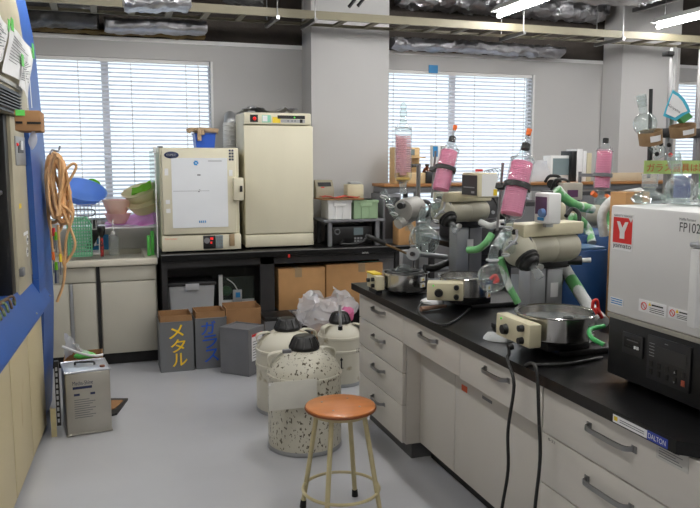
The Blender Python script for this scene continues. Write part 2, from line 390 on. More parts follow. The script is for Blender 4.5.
# cable ladder
ty0 = 5.56; ty1 = 5.84; tz = 2.55
tray = thing('cable_ladder', 'long beige ladder-type cable tray hanging across the whole ceiling', 'cable tray', (3.0, ty0, tz))
obj('side_rail', MB().box(-1.2, 8.1, ty0-.012, ty0+.012, tz, tz+.06), traym, tray)
obj('side_rail', MB().box(-1.2, 8.1, ty1-.008, ty1+.012, tz, tz+.022), traym, tray)
x = -1.05
while x < 8.0:
    obj('rung', MB().box(x, x+.045, ty0+.012, ty1-.008, tz+.002, tz+.018), traym, tray); x += .26
for u in (268, 304, 504, 600):
    x = P(u, 20, ty1).x
    obj('hanger', MB().box(x-.012, x+.012, ty0-.06, ty1+.06, tz-.026, tz-.001), chrome, tray)
    for yy in (ty0-.04, ty1+.04): obj('hanger_rod', MB().cyl((x, yy, tz-.03), (x, yy, ZC), .005, seg=8), chrome, tray)
for i, (u, v) in enumerate(((355, 3), (364, 2))):
    p = P(u-6, v+4, 5.4); q = P(u+2, v-6, 5.4)
    t = thing('pipe_nozzle', 'black cable end hanging beside the pillar top, %s one' % ('left' if i == 0 else 'right'), 'cable', p)
    obj('connector', MB().cyl(p, q, .014, .011, seg=12), blackp, t)
    r = P(u+18, 14, 5.4)
    obj('lead', MB().tube(spl([q, q+V((.04, 0, .07)), P(u+14, -4, 5.4), V((P(u+17, 0, 5.4).x, 5.4, ZC))]), .004), greyp, t)
# fluorescent lamps: rows along the room
def lamp(x, yend, label, vis=True):
    L = 1.22; t = thing('fluorescent_lamp', label, 'ceiling lamp', (x, yend, 2.68), 0, 'fluorescent ceiling lamps')
    obj('housing', MB().poly([(x-.07, yend-L, 2.692), (x-.07, yend-L, 2.70), (x-.03, yend-L, 2.74), (x+.03, yend-L, 2.74), (x+.07, yend-L, 2.70), (x+.07, yend-L, 2.692)], (0, L, 0)), fixm, t)
    obj('tube', MB().cyl((x, yend-L+.01, 2.665), (x, yend-.01, 2.665), .016, seg=12), tubem, t)
    m = MB()
    for yy in (yend-L, yend-.02): m.box(x-.015, x+.015, yy, yy+.02, 2.645, 2.692)
    obj('lamp_holder', m, whitep, t)
    for yy in (yend-.1, yend-L+.1): obj('rod', MB().cyl((x, yy, 2.74), (x, yy, ZC), .005, seg=6), chrome, t)
a = PZ(498, 16, 2.665); b_ = PZ(657, 27, 2.665)
lamp(a.x, a.y, 'lit fluorescent tube on the ceiling, left of the two visible')
lamp(b_.x, b_.y, 'lit fluorescent tube on the ceiling, right of the two visible')
for x in (a.x-3.4, a.x-1.7, a.x, b_.x):
    for y in ((5.1, 2.8, .5, -1.8) if x < a.x-.1 else (3.6, 1.3, -1.0)):
        if x < 0 and y < 2: continue
        lamp(x, y, 'lit fluorescent ceiling tube out of the photograph overhead')
tag(obj('strut_channel', MB().box(a.x+.04, a.x+.08, -2.4, 5.95, 2.86, 2.90), chrome), 'metal channel on the ceiling carrying the left visible lamp', 'channel')
tag(obj('strut_channel', MB().box(b_.x+.04, b_.x+.08, -2.4, 5.95, 2.86, 2.90), chrome), 'metal channel on the ceiling carrying the right visible lamp', 'channel')
for i, (z, y) in enumerate(((2.93, 5.2), (2.98, 4.9))):
    tag(obj('conduit', MB().cyl((4.8, y, z), (8.1, y, z), .02, seg=10), greyp), '%s horizontal grey conduit pipe under the ceiling at the right' % ('lower' if i == 0 else 'upper'), 'pipe')

# ---------------------------------------------------------------- sink unit at the back left
SY = 5.6
sk = thing('sink_cabinet', 'pale grey sink base cabinet with black divider strip under the left window', 'cabinet', (-.3, SY, 0))
obj('carcass', MB().box(-1.0, .375, SY+.02, 6.25, .09, .74), sinkc, sk)
obj('plinth', MB().box(-1.0, .375, SY+.06, 6.2, .0, .09), kick, sk)
obj('apron', MB().box(-.32, -.05, SY-.002, SY+.02, .63, .735, .002), sinkc, sk)
obj('apron', MB().box(-.02, .37, SY-.002, SY+.02, .63, .735, .002), sinkc, sk)
obj('apron', MB().box(-.98, -.325, SY-.002, SY+.02, .63, .735, .002), sinkc, sk)
obj('divider_strip', MB().box(-.045, -.022, SY-.008, SY+.02, .085, .742), blackp, sk)
obj('door', MB().box(-.015, .365, SY-.002, SY+.02, .095, .622, .002), sinkc, sk)
obj('door', MB().box(-.205, -.05, SY-.002, SY+.02, .095, .622, .002), sinkc, sk)
obj('door', MB().box(-.6, -.235, SY-.002, SY+.02, .095, .622, .002), sinkc, sk)
obj('door_edge', MB().box(-.232, -.208, SY-.006, SY+.02, .095, .622, .002), alu, sk)
st = thing('sink_counter', 'cream sink counter with raised front rim and splashback under the window', 'sink counter', (-.3, SY-.03, .742))
m = MB(); m.box(-1.0, .385, SY-.03, SY+.03, .742, .79, .006); m.box(-1.0, .385, 6.2, 6.26, .742, .79)
m.box(.3, .385, SY+.03, 6.2, .742, .79); m.box(-1.0, -.6, SY+.03, 6.2, .742, .79); m.box(-.6, .3, SY+.03, 6.2, .742, .752)
obj('countertop', m, sinkt, st)
obj('splashback', MB().box(-1.0, .385, 6.262, 6.284, .742, .99), splash, st)
# green mesh basket leaning
def basket_pt(c, w, d, h): pass
t = thing('mesh_basket', 'mint green perforated basket standing on edge by the sink', 'basket', P(80, 250, 5.78))
m = MB(); p0 = P(67, 218, 5.8); p1 = P(92, 252, 5.78)
zc, x0, x1 = (p0.z+p1.z)/2, p0.x, p1.x; z0, z1 = .795, p0.z
y_ = 5.80
cols = 9; rows = 12
for i in range(cols+1):
    x = x0+(x1-x0)*i/cols; zz = z1-(.05 if i == cols else (.012 if i == cols-1 else 0))
    m.box(x-.004, x+.004, y_-.004, y_+.004, z0, zz)
for j in range(rows+1):
    z = z0+(z1-z0)*j/rows; m.box(x0, x1-(.02 if j == rows else 0), y_-.003, y_+.003, z-.0045, z+.0045)
obj('mesh_base', m, mint, t)
m = MB(); m.tube([(x0, y_, z0+.01), (x0, y_, z1), (x1-.03, y_, z1), (x1, y_, z1-.05), (x1, y_, z0+.01)], .007, 8, True)
m.tube([(x0+.01, y_+.08, z0+.01), (x0+.01, y_+.08, z1-.02), (x1-.03, y_+.08, z1-.02), (x1, y_+.08, z1-.06), (x1, y_+.08, z0+.01)], .006, 8, True)
for i in range(5):
    z = z0+.03+i*.05; m.box(x0-.003, x0+.003, y_, y_+.08, z, z+.006); m.box(x1-.003, x1+.003, y_, y_+.08, z, z+.006)
obj('rim', m, mint, t)
def bowl(name, mt, c, R, r, h, label, cat, tilt=(0, 0), th=.004, oval=1, group=None, lip=.008):
    M = Matrix.Translation(V(c)) @ Matrix.Rotation(tilt[1], 4, 'Z') @ Matrix.Rotation(tilt[0], 4, 'X') @ Matrix.Diagonal((oval, 1, 1, 1))
    pr = [(0, 0), (r*.9, 0), (r, h*.06), (r+(R-r)*.55, h*.5), (R, h*.96), (R+lip, h), (R+lip, h+.003), (R-.002, h), (r+(R-r)*.53-th, h*.52), (r-th, h*.1), (r*.8, th), (0, th)]
    return tag(obj(name, MB().lathe(pr, M, 36), mt), label, cat, group)
# dish rack with crate
t = thing('dish_rack', 'white wire dish rack at the sink carrying the blue basin', 'rack', P(84, 240, 5.93))
a = P(68, 203, 5.93); b2 = P(101, 240, 5.93); m = MB(); z0 = .80
for k in range(9):
    x = a.x+.004+(b2.x-a.x-.008)*k/8; m.cyl((x, 5.83, z0+.19), (x, 5.83, a.z-.01), .0022, seg=6); m.cyl((x, 6.05, z0+.19), (x, 6.05, a.z-.01), .0022, seg=6); m.cyl((x, 5.83, z0+.19), (x, 6.05, z0+.19), .0022, seg=6)
for zz in (z0+.19, a.z-.01): m.tube([(a.x, 5.83, zz), (b2.x, 5.83, zz), (b2.x, 6.05, zz), (a.x, 6.05, zz)], .0032, 6, True)
obj('wire_basket', m, whitep, t)
obj('handle', MB().tube(spl([(a.x+.02, 5.822, a.z-.075), (a.x+.02, 5.82, a.z-.045), (b2.x-.05, 5.82, a.z-.045), (b2.x-.05, 5.822, a.z-.09), (a.x+.06, 5.82, a.z-.09)]), .004), blackp, t)
m = MB()
m.box(a.x+.01, b2.x-.01, 5.85, 6.03, z0, z0+.012)
for (px_, py_) in ((a.x+.012, 5.85), (b2.x-.012, 5.85), (a.x+.012, 6.03), (b2.x-.012, 6.03)): m.cyl((px_, py_, z0), (px_, py_, z0+.19), .005, seg=8)
obj('stand', m, whitep, t)
obj('drip_tray', MB().box(a.x+.02, b2.x-.03, 5.86, 6.02, z0+.06, z0+.17, .01), bin_clear, t)
p = P(83, 199, 5.95); bowl('wash_basin', basin, (p.x-.012, 5.96, p.z-.0), .165, .11, .085, 'large blue plastic basin tilted on the dish rack', 'basin', (math.radians(-2), 0))
bpy.context.view_layer.update()
bo = [o for o in C.objects if o.name == 'wash_basin'][0]; bo.rotation_euler = (math.radians(27), math.radians(14), 0)
p = P(91, 187, 6.1); o = bowl('bowl', lime, (p.x, 6.12, p.z-.02), .05, .03, .06, 'lime green small bowl behind the blue basin', 'bowl'); o.rotation_euler = (math.radians(-50), .5, 0)
p = P(118, 223, 5.92); bowl('bowl', pinkp, (p.x, 5.93, 1.02), .095, .06, .075, 'pink translucent bowl, the lower one beneath the peach bowl', 'bowl')
p = P(117, 211, 5.92); bowl('bowl', peach, (p.x, 5.93, 1.095), .105, .07, .105, 'peach translucent bowl right of the blue basin, the upper one', 'bowl')
p = P(119, 202, 5.92); bowl('bowl', pinkbag, (p.x+.005, 5.93, 1.12), .075, .05, .075, 'salmon pink bowl nested inside the peach bowl', 'bowl')
p = P(143, 211, 5.9)
for i, (z, s_, l) in enumerate(((1.08, 1, 'lower, in the stack of two'), (1.165, 1.0, 'upper, holding a lime green cloth'))):
    m = MB(); R_, r_ = .125, .085
    o = bowl('oval_tub', beige, (p.x+(.03 if i == 0 else 0), 5.93, z+.03), R_*.75, r_*.75, .09, 'beige oval tub under the left window, '+l, 'tub', oval=1.35); o.rotation_euler = (math.radians(24), math.radians(-17), 0)
pp = P(142, 196, 5.88)
m = MB(); g = crumple(lambda s_, q: (pp.x-.075+.15*s_, 5.88+.1*q, pp.z+.01+.05*s_+.05*math.sin(PI*min(1, q*1.2))), .012, 5)
m.sheet(g, 14, 10, .003); tag(obj('cloth', m, lime), 'lime green cloth lying in the upper beige tub', 'cloth')
# violet film sheet on shelf under window
m = MB(); a = P(105, 222, 6.1)
tag(obj('window_shelf', MB().box(-.3, .5, 5.88, 6.15, .985, .998), framem), 'narrow pale shelf under the left window holding bowls and tubs', 'shelf')
m = MB(); g = crumple(lambda s_, q: (.03+.39*s_, 5.875+.25*q, 1.003+.10*q*s_+.012), .01, 9)
m.sheet(g, 24, 12, .002); tag(obj('plastic_film', m, purple), 'violet plastic film spread under the bowls and tubs', 'film')
for xx in (-.28, .48): pass
# wash bottle
p = P(114, 252, 5.82); p.z = .793
t = thing('wash_bottle', 'translucent white wash bottle with thin spout by the blue sink card', 'bottle', p)
obj('body', MB().lathe([(.034, 0), (.037, .01), (.037, .12), (.03, .145), (.012, .155)], Matrix.Translation(p)), frost, t)
obj('cap', MB().lathe([(.014, .15), (.014, .175), (.004, .178), (.004, .25), (.0025, .27)], Matrix.Translation(p), 16), whitep, t)
obj('nozzle', MB().tube([(p.x, p.y, p.z+.23), (p.x-.02, p.y, p.z+.25), (p.x-.035, p.y, p.z+.24)], .0025), whitep, t)
t = thing('blue_card', 'blue card with a white ring mark behind the sink', 'card', P(98, 249, 6.2)); a = P(89, 235, 6.2); b2 = P(109, 250, 6.2)
obj('card_sheet', MB().box(a.x, b2.x, 6.2, 6.206, .793, a.z), bluel2, t)
obj('ring_mark', MB().torus(((a.x+b2.x)/2-.01, 6.198, (a.z+.793)/2+.01), .03, .005, (0, 1, 0)), whitep, t)
p = P(102, 250, 5.75); p.z = .793
t = thing('bottle_brush', 'red and black bottle brush standing upright by the sink', 'brush', p)
obj('brush_head', MB().lathe([(.004, .13), (.024, .17), (.03, .21), (.026, .225), (.02, .226)], Matrix.Translation(p)), blackp, t)
obj('brush_handle', MB().lathe([(.012, 0), (.014, .06), (.011, .14)], Matrix.Translation(p), 14), mat('brush_red', (150, 36, 34), .5, rgb2=(30, 28, 28), scale=60, cover=.5), t)
t = thing('black_cloth', 'black rag draped behind the green mesh basket', 'rag', P(93, 250, 5.9))
m = MB(); c0 = P(92, 230, 5.84); g = crumple(lambda s_, q: (c0.x-.03+.05*s_+.03*math.sin(4*q), 5.84+.02*s_, c0.z+.07-.20*q), .015, 3); m.sheet(g, 8, 14, .004)
obj('rag', m, rubber, t)
for i, u in enumerate((149, 153)):
    a = P(u, 257, 5.74); a.z = .792; m = MB(); m.box(a.x-.012, a.x+.012, 5.72+.03*i, 5.728+.03*i, a.z, a.z+.15+.03*i, .003)
    m.box(a.x-.012, a.x+.012, 5.70+.03*i, 5.76+.03*i, a.z, a.z+.006)
    tag(obj('plate_holder', m, green), '%s green plastic upright piece beside the acrylic screen' % ('left' if i == 0 else 'right'), 'holder')
t = thing('splash_screen', 'clear upright acrylic splash screen between sink and white oven', 'screen', P(157, 256, 5.6))
obj('sheet', MB().box(.388, .392, 5.6, 6.2, .795, P(156, 150, 5.65).z), acryl, t)
m = MB(); m.box(.386, .394, 5.592, 5.6, .79, P(156, 148, 5.65).z); m.box(.38, .398, 5.585, 5.63, P(156, 153, 5.65).z, P(156, 147, 5.65).z)
obj('edge_strip', m, whitep, t)

# ---------------------------------------------------------------- black table along the back wall
TY = 5.5; TT = .82; BZ = .8
tb = thing('lab_table', 'long black lab table along the back wall carrying both ovens', 'table', (1.3, TY, 0))
m = MB().box(0.405, 2.46, TY, 5.98, TT-.05, TT, .004); m.box(.405, 1.66, 5.98, 6.28, TT-.05, TT)
obj('tabletop', m, blacktop, tb)
obj('edge_strip', MB().box(0.405, 2.46, TY-.006, TY, TT-.008, TT), chrome, tb)
for x in (.41, 1.14, 2.25): obj('leg', MB().box(x, x+.04 if x != 1.14 else x+.11, TY+.05, TY+.09, 0, TT-.05), blackm, tb)
obj('side_panel', MB().box(.41, .43, TY+.1, 5.95, .03, TT-.05), blackm, tb)
obj('back_panel', MB().box(.44, 2.24, 5.9, 5.92, .1, TT-.05), blackm, tb)
obj('front_rail', MB().box(.45, 2.24, TY+.05, TY+.08, TT-.11, TT-.051), blackm, tb)
p = P(362, 252, TY-.001); text(tb, 'DALTON', (p.x, TY-.0065, p.z-.012), (1, 0, 0), (0, 0, 1), .012, whitep, width=.05)
p = P(289, 256, TY-.01); obj('red_clip', MB().box(p.x-.008, p.x+.008, TY-.016, TY-.006, p.z-.012, p.z+.012, .002), red, tb)
# small oven
a = P(158, 252, 5.56); ox0, ox1 = .42, 1.0; oz0 = TT+.012; oz1 = 1.59; oy = 5.58
ov = thing('drying_oven', 'cream square drying oven with whiteboard sheet on its door, left oven', 'oven', ((ox0+ox1)/2, oy, TT+.001))
obj('body', MB().box(ox0, ox1, oy+.03, 6.1, oz0, oz1, .008), cream, ov)
obj('control_panel', MB().box(ox0-.002, ox1+.002, oy-.01, oy+.03, oz0, .948, .006), cream, ov)
dr = obj('door', MB().box(ox0+.012, ox1-.03, oy-.02, oy+.028, .955, oz1-.003, .012), cream, ov)
sh = obj('whiteboard_sheet', MB().box(.50, .905, oy-.0245, oy-.0205, 1.005, 1.515), board, dr)
m = MB(); q = P(196, 163, oy-.03); 
for k in range(6): m.box(q.x+.012*math.cos(k)-.006, q.x+.012*math.cos(k)+.006, oy-.0262, oy-.0247, q.z+.012*math.sin(k)-.006, q.z+.012*math.sin(k)+.006)
q = P(202, 222, oy-.03)
for k in range(4): m.box(q.x+.014*k-.02, q.x+.014*k-.012, oy-.0262, oy-.0247, q.z-.006, q.z+.01)
obj('blue_mark', m, bluel2, sh)
m = MB(); z = P(195, 191, oy-.03).z; m.box(.51, .77, oy-.0258, oy-.0247, z-.001, z+.001); q = P(199, 175, oy-.03); m.box(q.x-.012, q.x+.012, oy-.0258, oy-.0247, q.z-.005, q.z+.005)
q = P(199, 191, oy-.03); m.box(q.x-.006, q.x+.006, oy-.0258, oy-.0247, q.z-.008, q.z-.002); m.box(q.x, q.x+.01, oy-.0258, oy-.0247, q.z+.006, q.z+.01)
q = P(215, 161, oy-.03); m.box(q.x-.05, q.x+.05, oy-.0258, oy-.0247, q.z-.002, q.z+.002)
obj('pen_line', m, greyp, sh)
q = P(171.5, 155, oy-.03); obj('oval_badge', MB().lathe([(.052, 0), (.052, .003), (.046, .005)], Matrix.Translation((q.x, oy-.02, q.z)) @ Matrix.Rotation(PI/2, 4, 'X') @ Matrix.Diagonal((1, .48, 1, 1))), inkb, dr)
text(dr, 'ESPEC', (q.x-.034, oy-.0255, q.z-.008), (1, 0, 0), (0, 0, 1), .016, alu, width=.068)
hb = obj('latch_housing', MB().box(ox1-.055, ox1+.02, oy-.055, oy+.02, 1.2, 1.37, .008), cream, dr)
obj('latch_button', MB().box(ox1-.01, ox1+.01, oy-.062, oy-.055, 1.265, 1.31, .002), blackp, hb)
obj('corner_bracket', MB().box(ox0-.006, ox0+.03, oy+.03, oy+.1, oz1+.0005, oz1+.01), greyp, ov)
for (u, v, w, h_) in ((166.5, 172, .026, .05), (168, 202, .03, .03), (168.5, 211, .03, .03), (231, 173, .026, .045)):
    q = P(u, v, oy-.03); obj('sticker', MB().box(q.x-w/2, q.x+w/2, oy-.0225, oy-.0205, q.z-h_/2, q.z+h_/2), paper, dr)
q = P(231.5, 155, oy-.03)
m = MB()
for i in range(2):
    for j in range(4): m.box(q.x-.018+i*.02, q.x-.004+i*.02, oy-.0225, oy-.0205, q.z-.04+j*.022, q.z-.026+j*.022)
obj('warning_sticker', m, inkb, dr)
q = P(213, 242, oy-.012); cp = obj('control_display', MB().box(q.x-.072, q.x+.02, oy-.0145, oy-.0105, q.z-.05, q.z+.05, .002), blackp, ov)
obj('keypad', MB().box(q.x+.022, q.x+.075, oy-.0145, oy-.0105, q.z-.05, q.z+.05, .002), lcd, ov)
m = MB()
for i in range(3):
    for j in range(4): m.box(q.x+.027+i*.016, q.x+.037+i*.016, oy-.0165, oy-.0145, q.z-.043+j*.024, q.z-.03+j*.024)
obj('key', m, greyp, ov)
m = MB(); m.box(q.x-.02, q.x+.002, oy-.016, oy-.0145, q.z+.018, q.z+.036); m.box(q.x-.02, q.x-.006, oy-.016, oy-.0145, q.z-.012, q.z+.004)
obj('red_digit', m, redled, ov)
m = MB(); m.cyl((q.x-.045, oy-.015, q.z+.012), (q.x-.045, oy-.0175, q.z+.012), .022, seg=16); obj('dial', m, greyp, ov)
q = P(232, 240, oy-.012); obj('power_switch', MB().box(q.x-.02, q.x+.02, oy-.0165, oy-.0105, q.z-.045, q.z+.045, .003), tape, ov)
q = P(172, 239, oy-.012); text(ov, 'Cool Incubator', (q.x-.05, oy-.011, q.z-.005), (1, 0, 0), (0, 0, 1), .012, orange, width=.09)
for x in (ox0+.05, ox1-.05):
    for y in (oy+.05, 6.0): obj('foot', MB().cyl((x, y, TT+.0005), (x, y, oz0+.004), .02, seg=12), blackp, ov)
# blue bin with brown glove
a = P(191, 147, 5.8); bz = oz1+.001
t = thing('blue_bin', 'small blue plastic bin on top of the left oven', 'bin', (P(203, 147, 5.8).x, 5.85, bz))
x0, x1 = .70, .855
obj('tub', MB().poly([(x0+.01, 5.76, bz), (x1-.01, 5.76, bz), (x1, 5.76, bz+.105), (x0, 5.76, bz+.105)], (0, .17, 0)), mat('bin_blue', (26, 84, 190), .4), t)
obj('rim', MB().tube([(x0-.003, 5.757, bz+.108), (x1+.003, 5.757, bz+.108), (x1+.003, 5.933, bz+.108), (x0-.003, 5.933, bz+.108)], .005, 8, True), mat('bin_rim', (24, 60, 130), .4), t)
gl = mat('work_glove', (186, 160, 128), .9, var=.12, scale=20)
gt = thing('work_glove', 'tan leather work glove draped over the blue bin on the oven', 'glove', (.74, 5.8, bz+.12))
m = MB(); m.sphere((.73, 5.84, bz+.135), .05, 20, (1.1, 1.2, .42)); obj('palm', m, gl, gt)
for k, (dx, dy, dz, r) in enumerate(((-.075, -.05, -.01, .014), (-.085, -.02, 0, .014), (.04, -.05, .0, .013), (.0, -.09, -.075, .015), (.03, -.085, -.03, .014))):
    obj('finger', MB().tube(spl([(.73, 5.83, bz+.135), (.73+dx*.6, 5.83+dy*.85, bz+.14+dz*.15), (.73+dx, 5.83+dy, bz+.128+dz)]), r, 10), gl, gt)
obj('cuff', MB().tube(spl([(.75, 5.84, bz+.135), (.83, 5.83, bz+.132), (.885, 5.82, bz+.125)]), .022, 12), gl, gt)
# large oven
bx0, bx1 = 1.045, 1.585; by = 5.62; bz0, bz1 = TT+.001, 1.765
bo2 = thing('drying_oven', 'tall cream drying oven with a control strip on top, right oven', 'oven', ((bx0+bx1)/2, by, bz0))
obj('body', MB().box(bx0+.005, bx1-.005, by+.04, 6.0, bz0+.02, 1.855, .006), cream, bo2)
dr = obj('door', MB().box(bx0, bx1, by, by+.039, .935, bz1-.005, .01), cream, bo2)
obj('base_plinth', MB().box(bx0, bx1, by+.002, by+.039, bz0+.014, .93, .006), cream, bo2)
cp = obj('control_panel', MB().box(bx0+.005, bx1-.02, by+.002, by+.045, bz1+.003, 1.855, .005), cream, bo2)
def onp(u, v): return P(u, v, by)
def pl(u0, v0, u1, v1, m_, nm, d=.003, par=None):
    a_, c_ = onp(u0, v0), onp(u1, v1); return obj(nm, MB().box(a_.x, c_.x, by+.002-d, by+.0015, c_.z, a_.z), m_, par or cp)
pl(250, 114.5, 258, 122, blackp, 'lamp_housing'); q = onp(254.5, 118.5); obj('red_lamp', MB().sphere((q.x, by-.002, q.z), .014, 14), redled, cp)
pl(262, 115, 271, 122.5, teal, 'safety_sticker', .002); pl(262.5, 115.5, 267.5, 121.5, paper, 'safety_symbol', .003)
pl(272.5, 117, 280.5, 123, yst, 'caution_sticker', .002)
pl(277.5, 115.3, 305, 119.2, blackp, 'display_strip', .0025); pl(280.8, 119.3, 305, 123, alu, 'button_strip', .002)
pl(299.8, 119.5, 302.5, 123, blackp, 'power_switch', .005)
q = onp(294.5, 117.5); obj('green_lamp', MB().sphere((q.x, by, q.z), .007, 12), greenled, cp)
m = MB()
for u in (288, 292, 295): q = onp(u, 121); m.cyl((q.x, by, q.z), (q.x, by-.004, q.z), .006, seg=10)
obj('button', m, greyp, cp)
for x in (bx0+.05, bx1-.05):
    for y in (by+.06, 5.95): obj('foot', MB().cyl((x, y, bz0), (x, y, bz0+.022), .018, seg=10), blackp, bo2)
m = MB(); g = crumple(lambda s_, q: (1.07+.42*s_, 5.68+.24*q, 1.882+.010*math.sin(9*s_)), .03, 21); m.sheet(g, 34, 16, .002)
tag(obj('foil_sheet', m, foil), 'crumpled aluminium foil lying on top of the tall oven', 'foil')
# flexible duct
t = thing('flexible_duct', 'white corrugated flexible duct rising between the two ovens', 'duct', (1.02, 6.1, TT))
pts = [(1.022, 6.12, TT+.08+i*.006) for i in range(160)]
pts = [p_ for p_ in pts if p_[2] < 1.80]
obj('corrugated_hose', MB().tube(pts, .05, 16, rf=None), whitep, t)
m = MB(); z = TT+.1
while z < 1.79: m.torus((1.022, 6.12, z), .05, .006, (0, 0, 1), 24, 6); z += .02
obj('hose_ridges', m, whitep, t)
obj('elbow', MB().tube(spl([(1.022, 6.12, 1.775), (1.03, 6.13, 1.82), (1.04, 6.17, 1.845), (1.045, 6.22, 1.85)], 8), .05, 16), alu, t)
# things under the table
a = P(161, 278, 5.74)
t = thing('storage_box', 'clear plastic storage box with dark lid under the left oven', 'box', (.6, 5.72, .215))
sx0, sx1 = .465, .80
obj('tub', MB().poly([(sx0+.02, 5.62, .215), (sx1-.02, 5.62, .215), (sx1, 5.62, .56), (sx0, 5.62, .56)], (0, .26, 0)), bin_clear, t)
obj('lid', MB().box(sx0-.012, sx1+.012, 5.61, 5.885, .561, .59, .008), darkp, t)
obj('latch', MB().box((sx0+sx1)/2-.05, (sx0+sx1)/2+.05, 5.6, 5.61, .53, .58, .004), bin_clear, t)
m = MB(); g = crumple(lambda s_, q: (sx0+.06+(sx1-sx0-.12)*s_, 5.66+.18*q, .40+.05*math.sin(3*s_)), .03, 31); m.sheet(g, 16, 10, .003)
obj('contents', m, greyp, t)
tag(obj('low_shelf', MB().box(.45, 1.13, 5.6, 5.89, .19, .214), blackm), 'low black shelf board under the table carrying the clear box', 'shelf')
t = thing('sash_panel', 'white framed glass panel leaning under the table beside the clear box', 'panel', (.95, 5.7, .216))
m = MB(); m.box(.845, .875, 5.70, 5.72, .216, .62); obj('frame_upright', m, whitep, t)
obj('frame_bar', MB().box(.876, 1.12, 5.70, 5.72, .40, .42), whitep, t); obj('frame_bar', MB().box(.876, 1.12, 5.70, 5.72, .235, .26), whitep, t)
obj('pane', MB().box(.876, 1.12, 5.708, 5.714, .261, .60), acryl, t)
q = P(238, 299, 5.66)
t = thing('towel_clip', 'small grey hanging tag with a white wire under the table', 'tag', (q.x, 5.68, q.z-.1))
obj('tag_plate', MB().box(q.x-.035, q.x+.035, 5.675, 5.69, q.z-.11, q.z+.07, .004), alu, t)
obj('tag_sticker', MB().box(q.x-.015, q.x+.02, 5.672, 5.6745, q.z+.01, q.z+.05), bluel2, t)
obj('wire', MB().tube(spl([(q.x-.08, 5.68, q.z+.16), (q.x-.03, 5.68, q.z+.12), (q.x, 5.68, q.z+.07)]), .004), whitep, t)
m = MB(); m.sphere((q.x-.07, 5.78, .48), .045, 16, (1, 1, .9)); tag(obj('green_pouch', m, mat('dark_green', (52, 92, 44), .6)), 'dark green ball behind the glass panel under the table', 'ball')
# cartons on a stool
def carton(name, x0, x1, y0, y1, z0, z1, label, rot=0, blue=None, tx=.5, lab=None):
    t = thing(name, label, 'box', ((x0+x1)/2, y0, z0))
    M = Matrix.Translation(((x0+x1)/2, (y0+y1)/2, 0)) @ Matrix.Rotation(rot, 4, 'Z') @ Matrix.Translation((-(x0+x1)/2, -(y0+y1)/2, 0))
    obj('box_body', MB(M).box(x0, x1, y0, y1, z0, z1, .004), card, t)
    xt = x0+(x1-x0)*tx
    m = MB(M); m.box(xt-.028, xt+.028, y0-.0015, y0-.0003, z1-.07, z1); m.box(xt-.028, xt+.028, y0-.0015, y1, z1+.0003, z1+.0015)
    obj('packing_tape', m, tape, t)
    if blue: obj('printed_label', MB(M).box(*blue[:2], y0-.002, y0-.0003, *blue[2:]), bluel, t)
    if lab: obj('address_label', MB(M).box(*lab, z1+.0016, z1+.003), teal, t)
    return t
carton('cardboard_box', 1.285, 1.66, 5.56, 5.86, .34, .665, 'big cardboard box under the table below the tall oven', 0, (1.53, 1.60, .40, .46), .42)
carton('cardboard_box', 1.672, 2.15, 5.57, 5.86, .34, .68, 'big cardboard box under the table with a green address label on top', 0, (2.0, 2.1, .38, .45), .62, (1.95, 2.13, 5.6, 5.68))
st_ = thing('low_bench', 'low grey bench under the table carrying the two cardboard boxes', 'bench', (1.7, 5.7, 0))
obj('bench_top', MB().box(1.30, 2.2, 5.55, 5.87, .31, .339, .003), greyp, st_)
for x in (1.33, 2.14):
    for y in (5.57, 5.82): obj('leg', MB().box(x, x+.04, y, y+.03, 0, .31), alu, st_)
t = thing('grey_stand', 'small pale grey metal stand in front of the cardboard boxes', 'stand', (1.48, 5.44, 0))
obj('stand_top', MB().box(1.38, 1.64, 5.36, 5.53, .31, .335, .004), alu, t)
for x in (1.385, 1.6):
    for y in (5.365, 5.5): obj('leg', MB().box(x, x+.03, y, y+.025, 0, .31), alu, t)
# ---------------------------------------------------------------- bins on the floor
def square_can(t, x0, y0, w, h, mt, rot=0, lip=.006, name='can_body', th=.003, d=None):
    d = d or w; M = Matrix.Translation((x0+w/2, y0+d/2, 0)) @ Matrix.Rotation(rot, 4, 'Z')
    m = MB(M); a_, b_ = w/2, d/2
    m.box(-a_, a_, -b_, -b_+th, 0.004, h); m.box(-a_, a_, b_-th, b_, .004, h); m.box(-a_, -a_+th, -b_+th, b_-th, .004, h); m.box(a_-th, a_, -b_+th, b_-th, .004, h)
    m.box(-a_, a_, -b_, b_, 0.001, .006)
    m.tube([(-a_, -b_, h), (a_, -b_, h), (a_, b_, h), (-a_, b_, h)], .004, 6, True)
    m.tube([(-a_, -b_, .008), (a_, -b_, .008), (a_, b_, .008), (-a_, b_, .008)], .004, 6, True)
    obj(name, m, mt, t); return M
def liner(t, M, w, h, z, d=None):
    d = d or w; m = MB(M); a_, b_ = w/2-.008, d/2-.008; q = .005
    m.box(-a_, a_, -b_, -b_+q, z, h); m.box(-a_, a_, b_-q, b_, z, h); m.box(-a_, -a_+q, -b_+q, b_-q, z, h); m.box(a_-q, a_, -b_+q, b_-q, z, h)
    obj('cardboard_liner', m, card2, t)
for x0, y0, w, h, s_, pm, lab in ((.363, 5.30, .235, .36, 'メタル', yel, 'grey square can bin with yellow Japanese lettering, leftmost of the row'), (.612, 5.31, .225, .37, 'ガラス', blu, 'grey square can bin with blue Japanese lettering, second in the row')):
    t = thing('can_bin', lab, 'bin', (x0+w/2, y0+w/2, 0), 0, 'square can bins')
    M = square_can(t, x0, y0, w, h, mat('can_grey', (104, 106, 108), .5, rgb2=(96, 66, 42), scale=6, cover=.74, edge=.05))
    liner(t, M, w, h+.045, .1)
    for k, ch in enumerate(s_):
        text(t, ch, (x0+w/2-(.055 if pm is yel else .072)+.010*k, y0-.002, h-.12-k*.102), (1, -0.0, .08), (0, 0, 1), .094, pm, 'painted_letter', .105, .001, 0, .010)
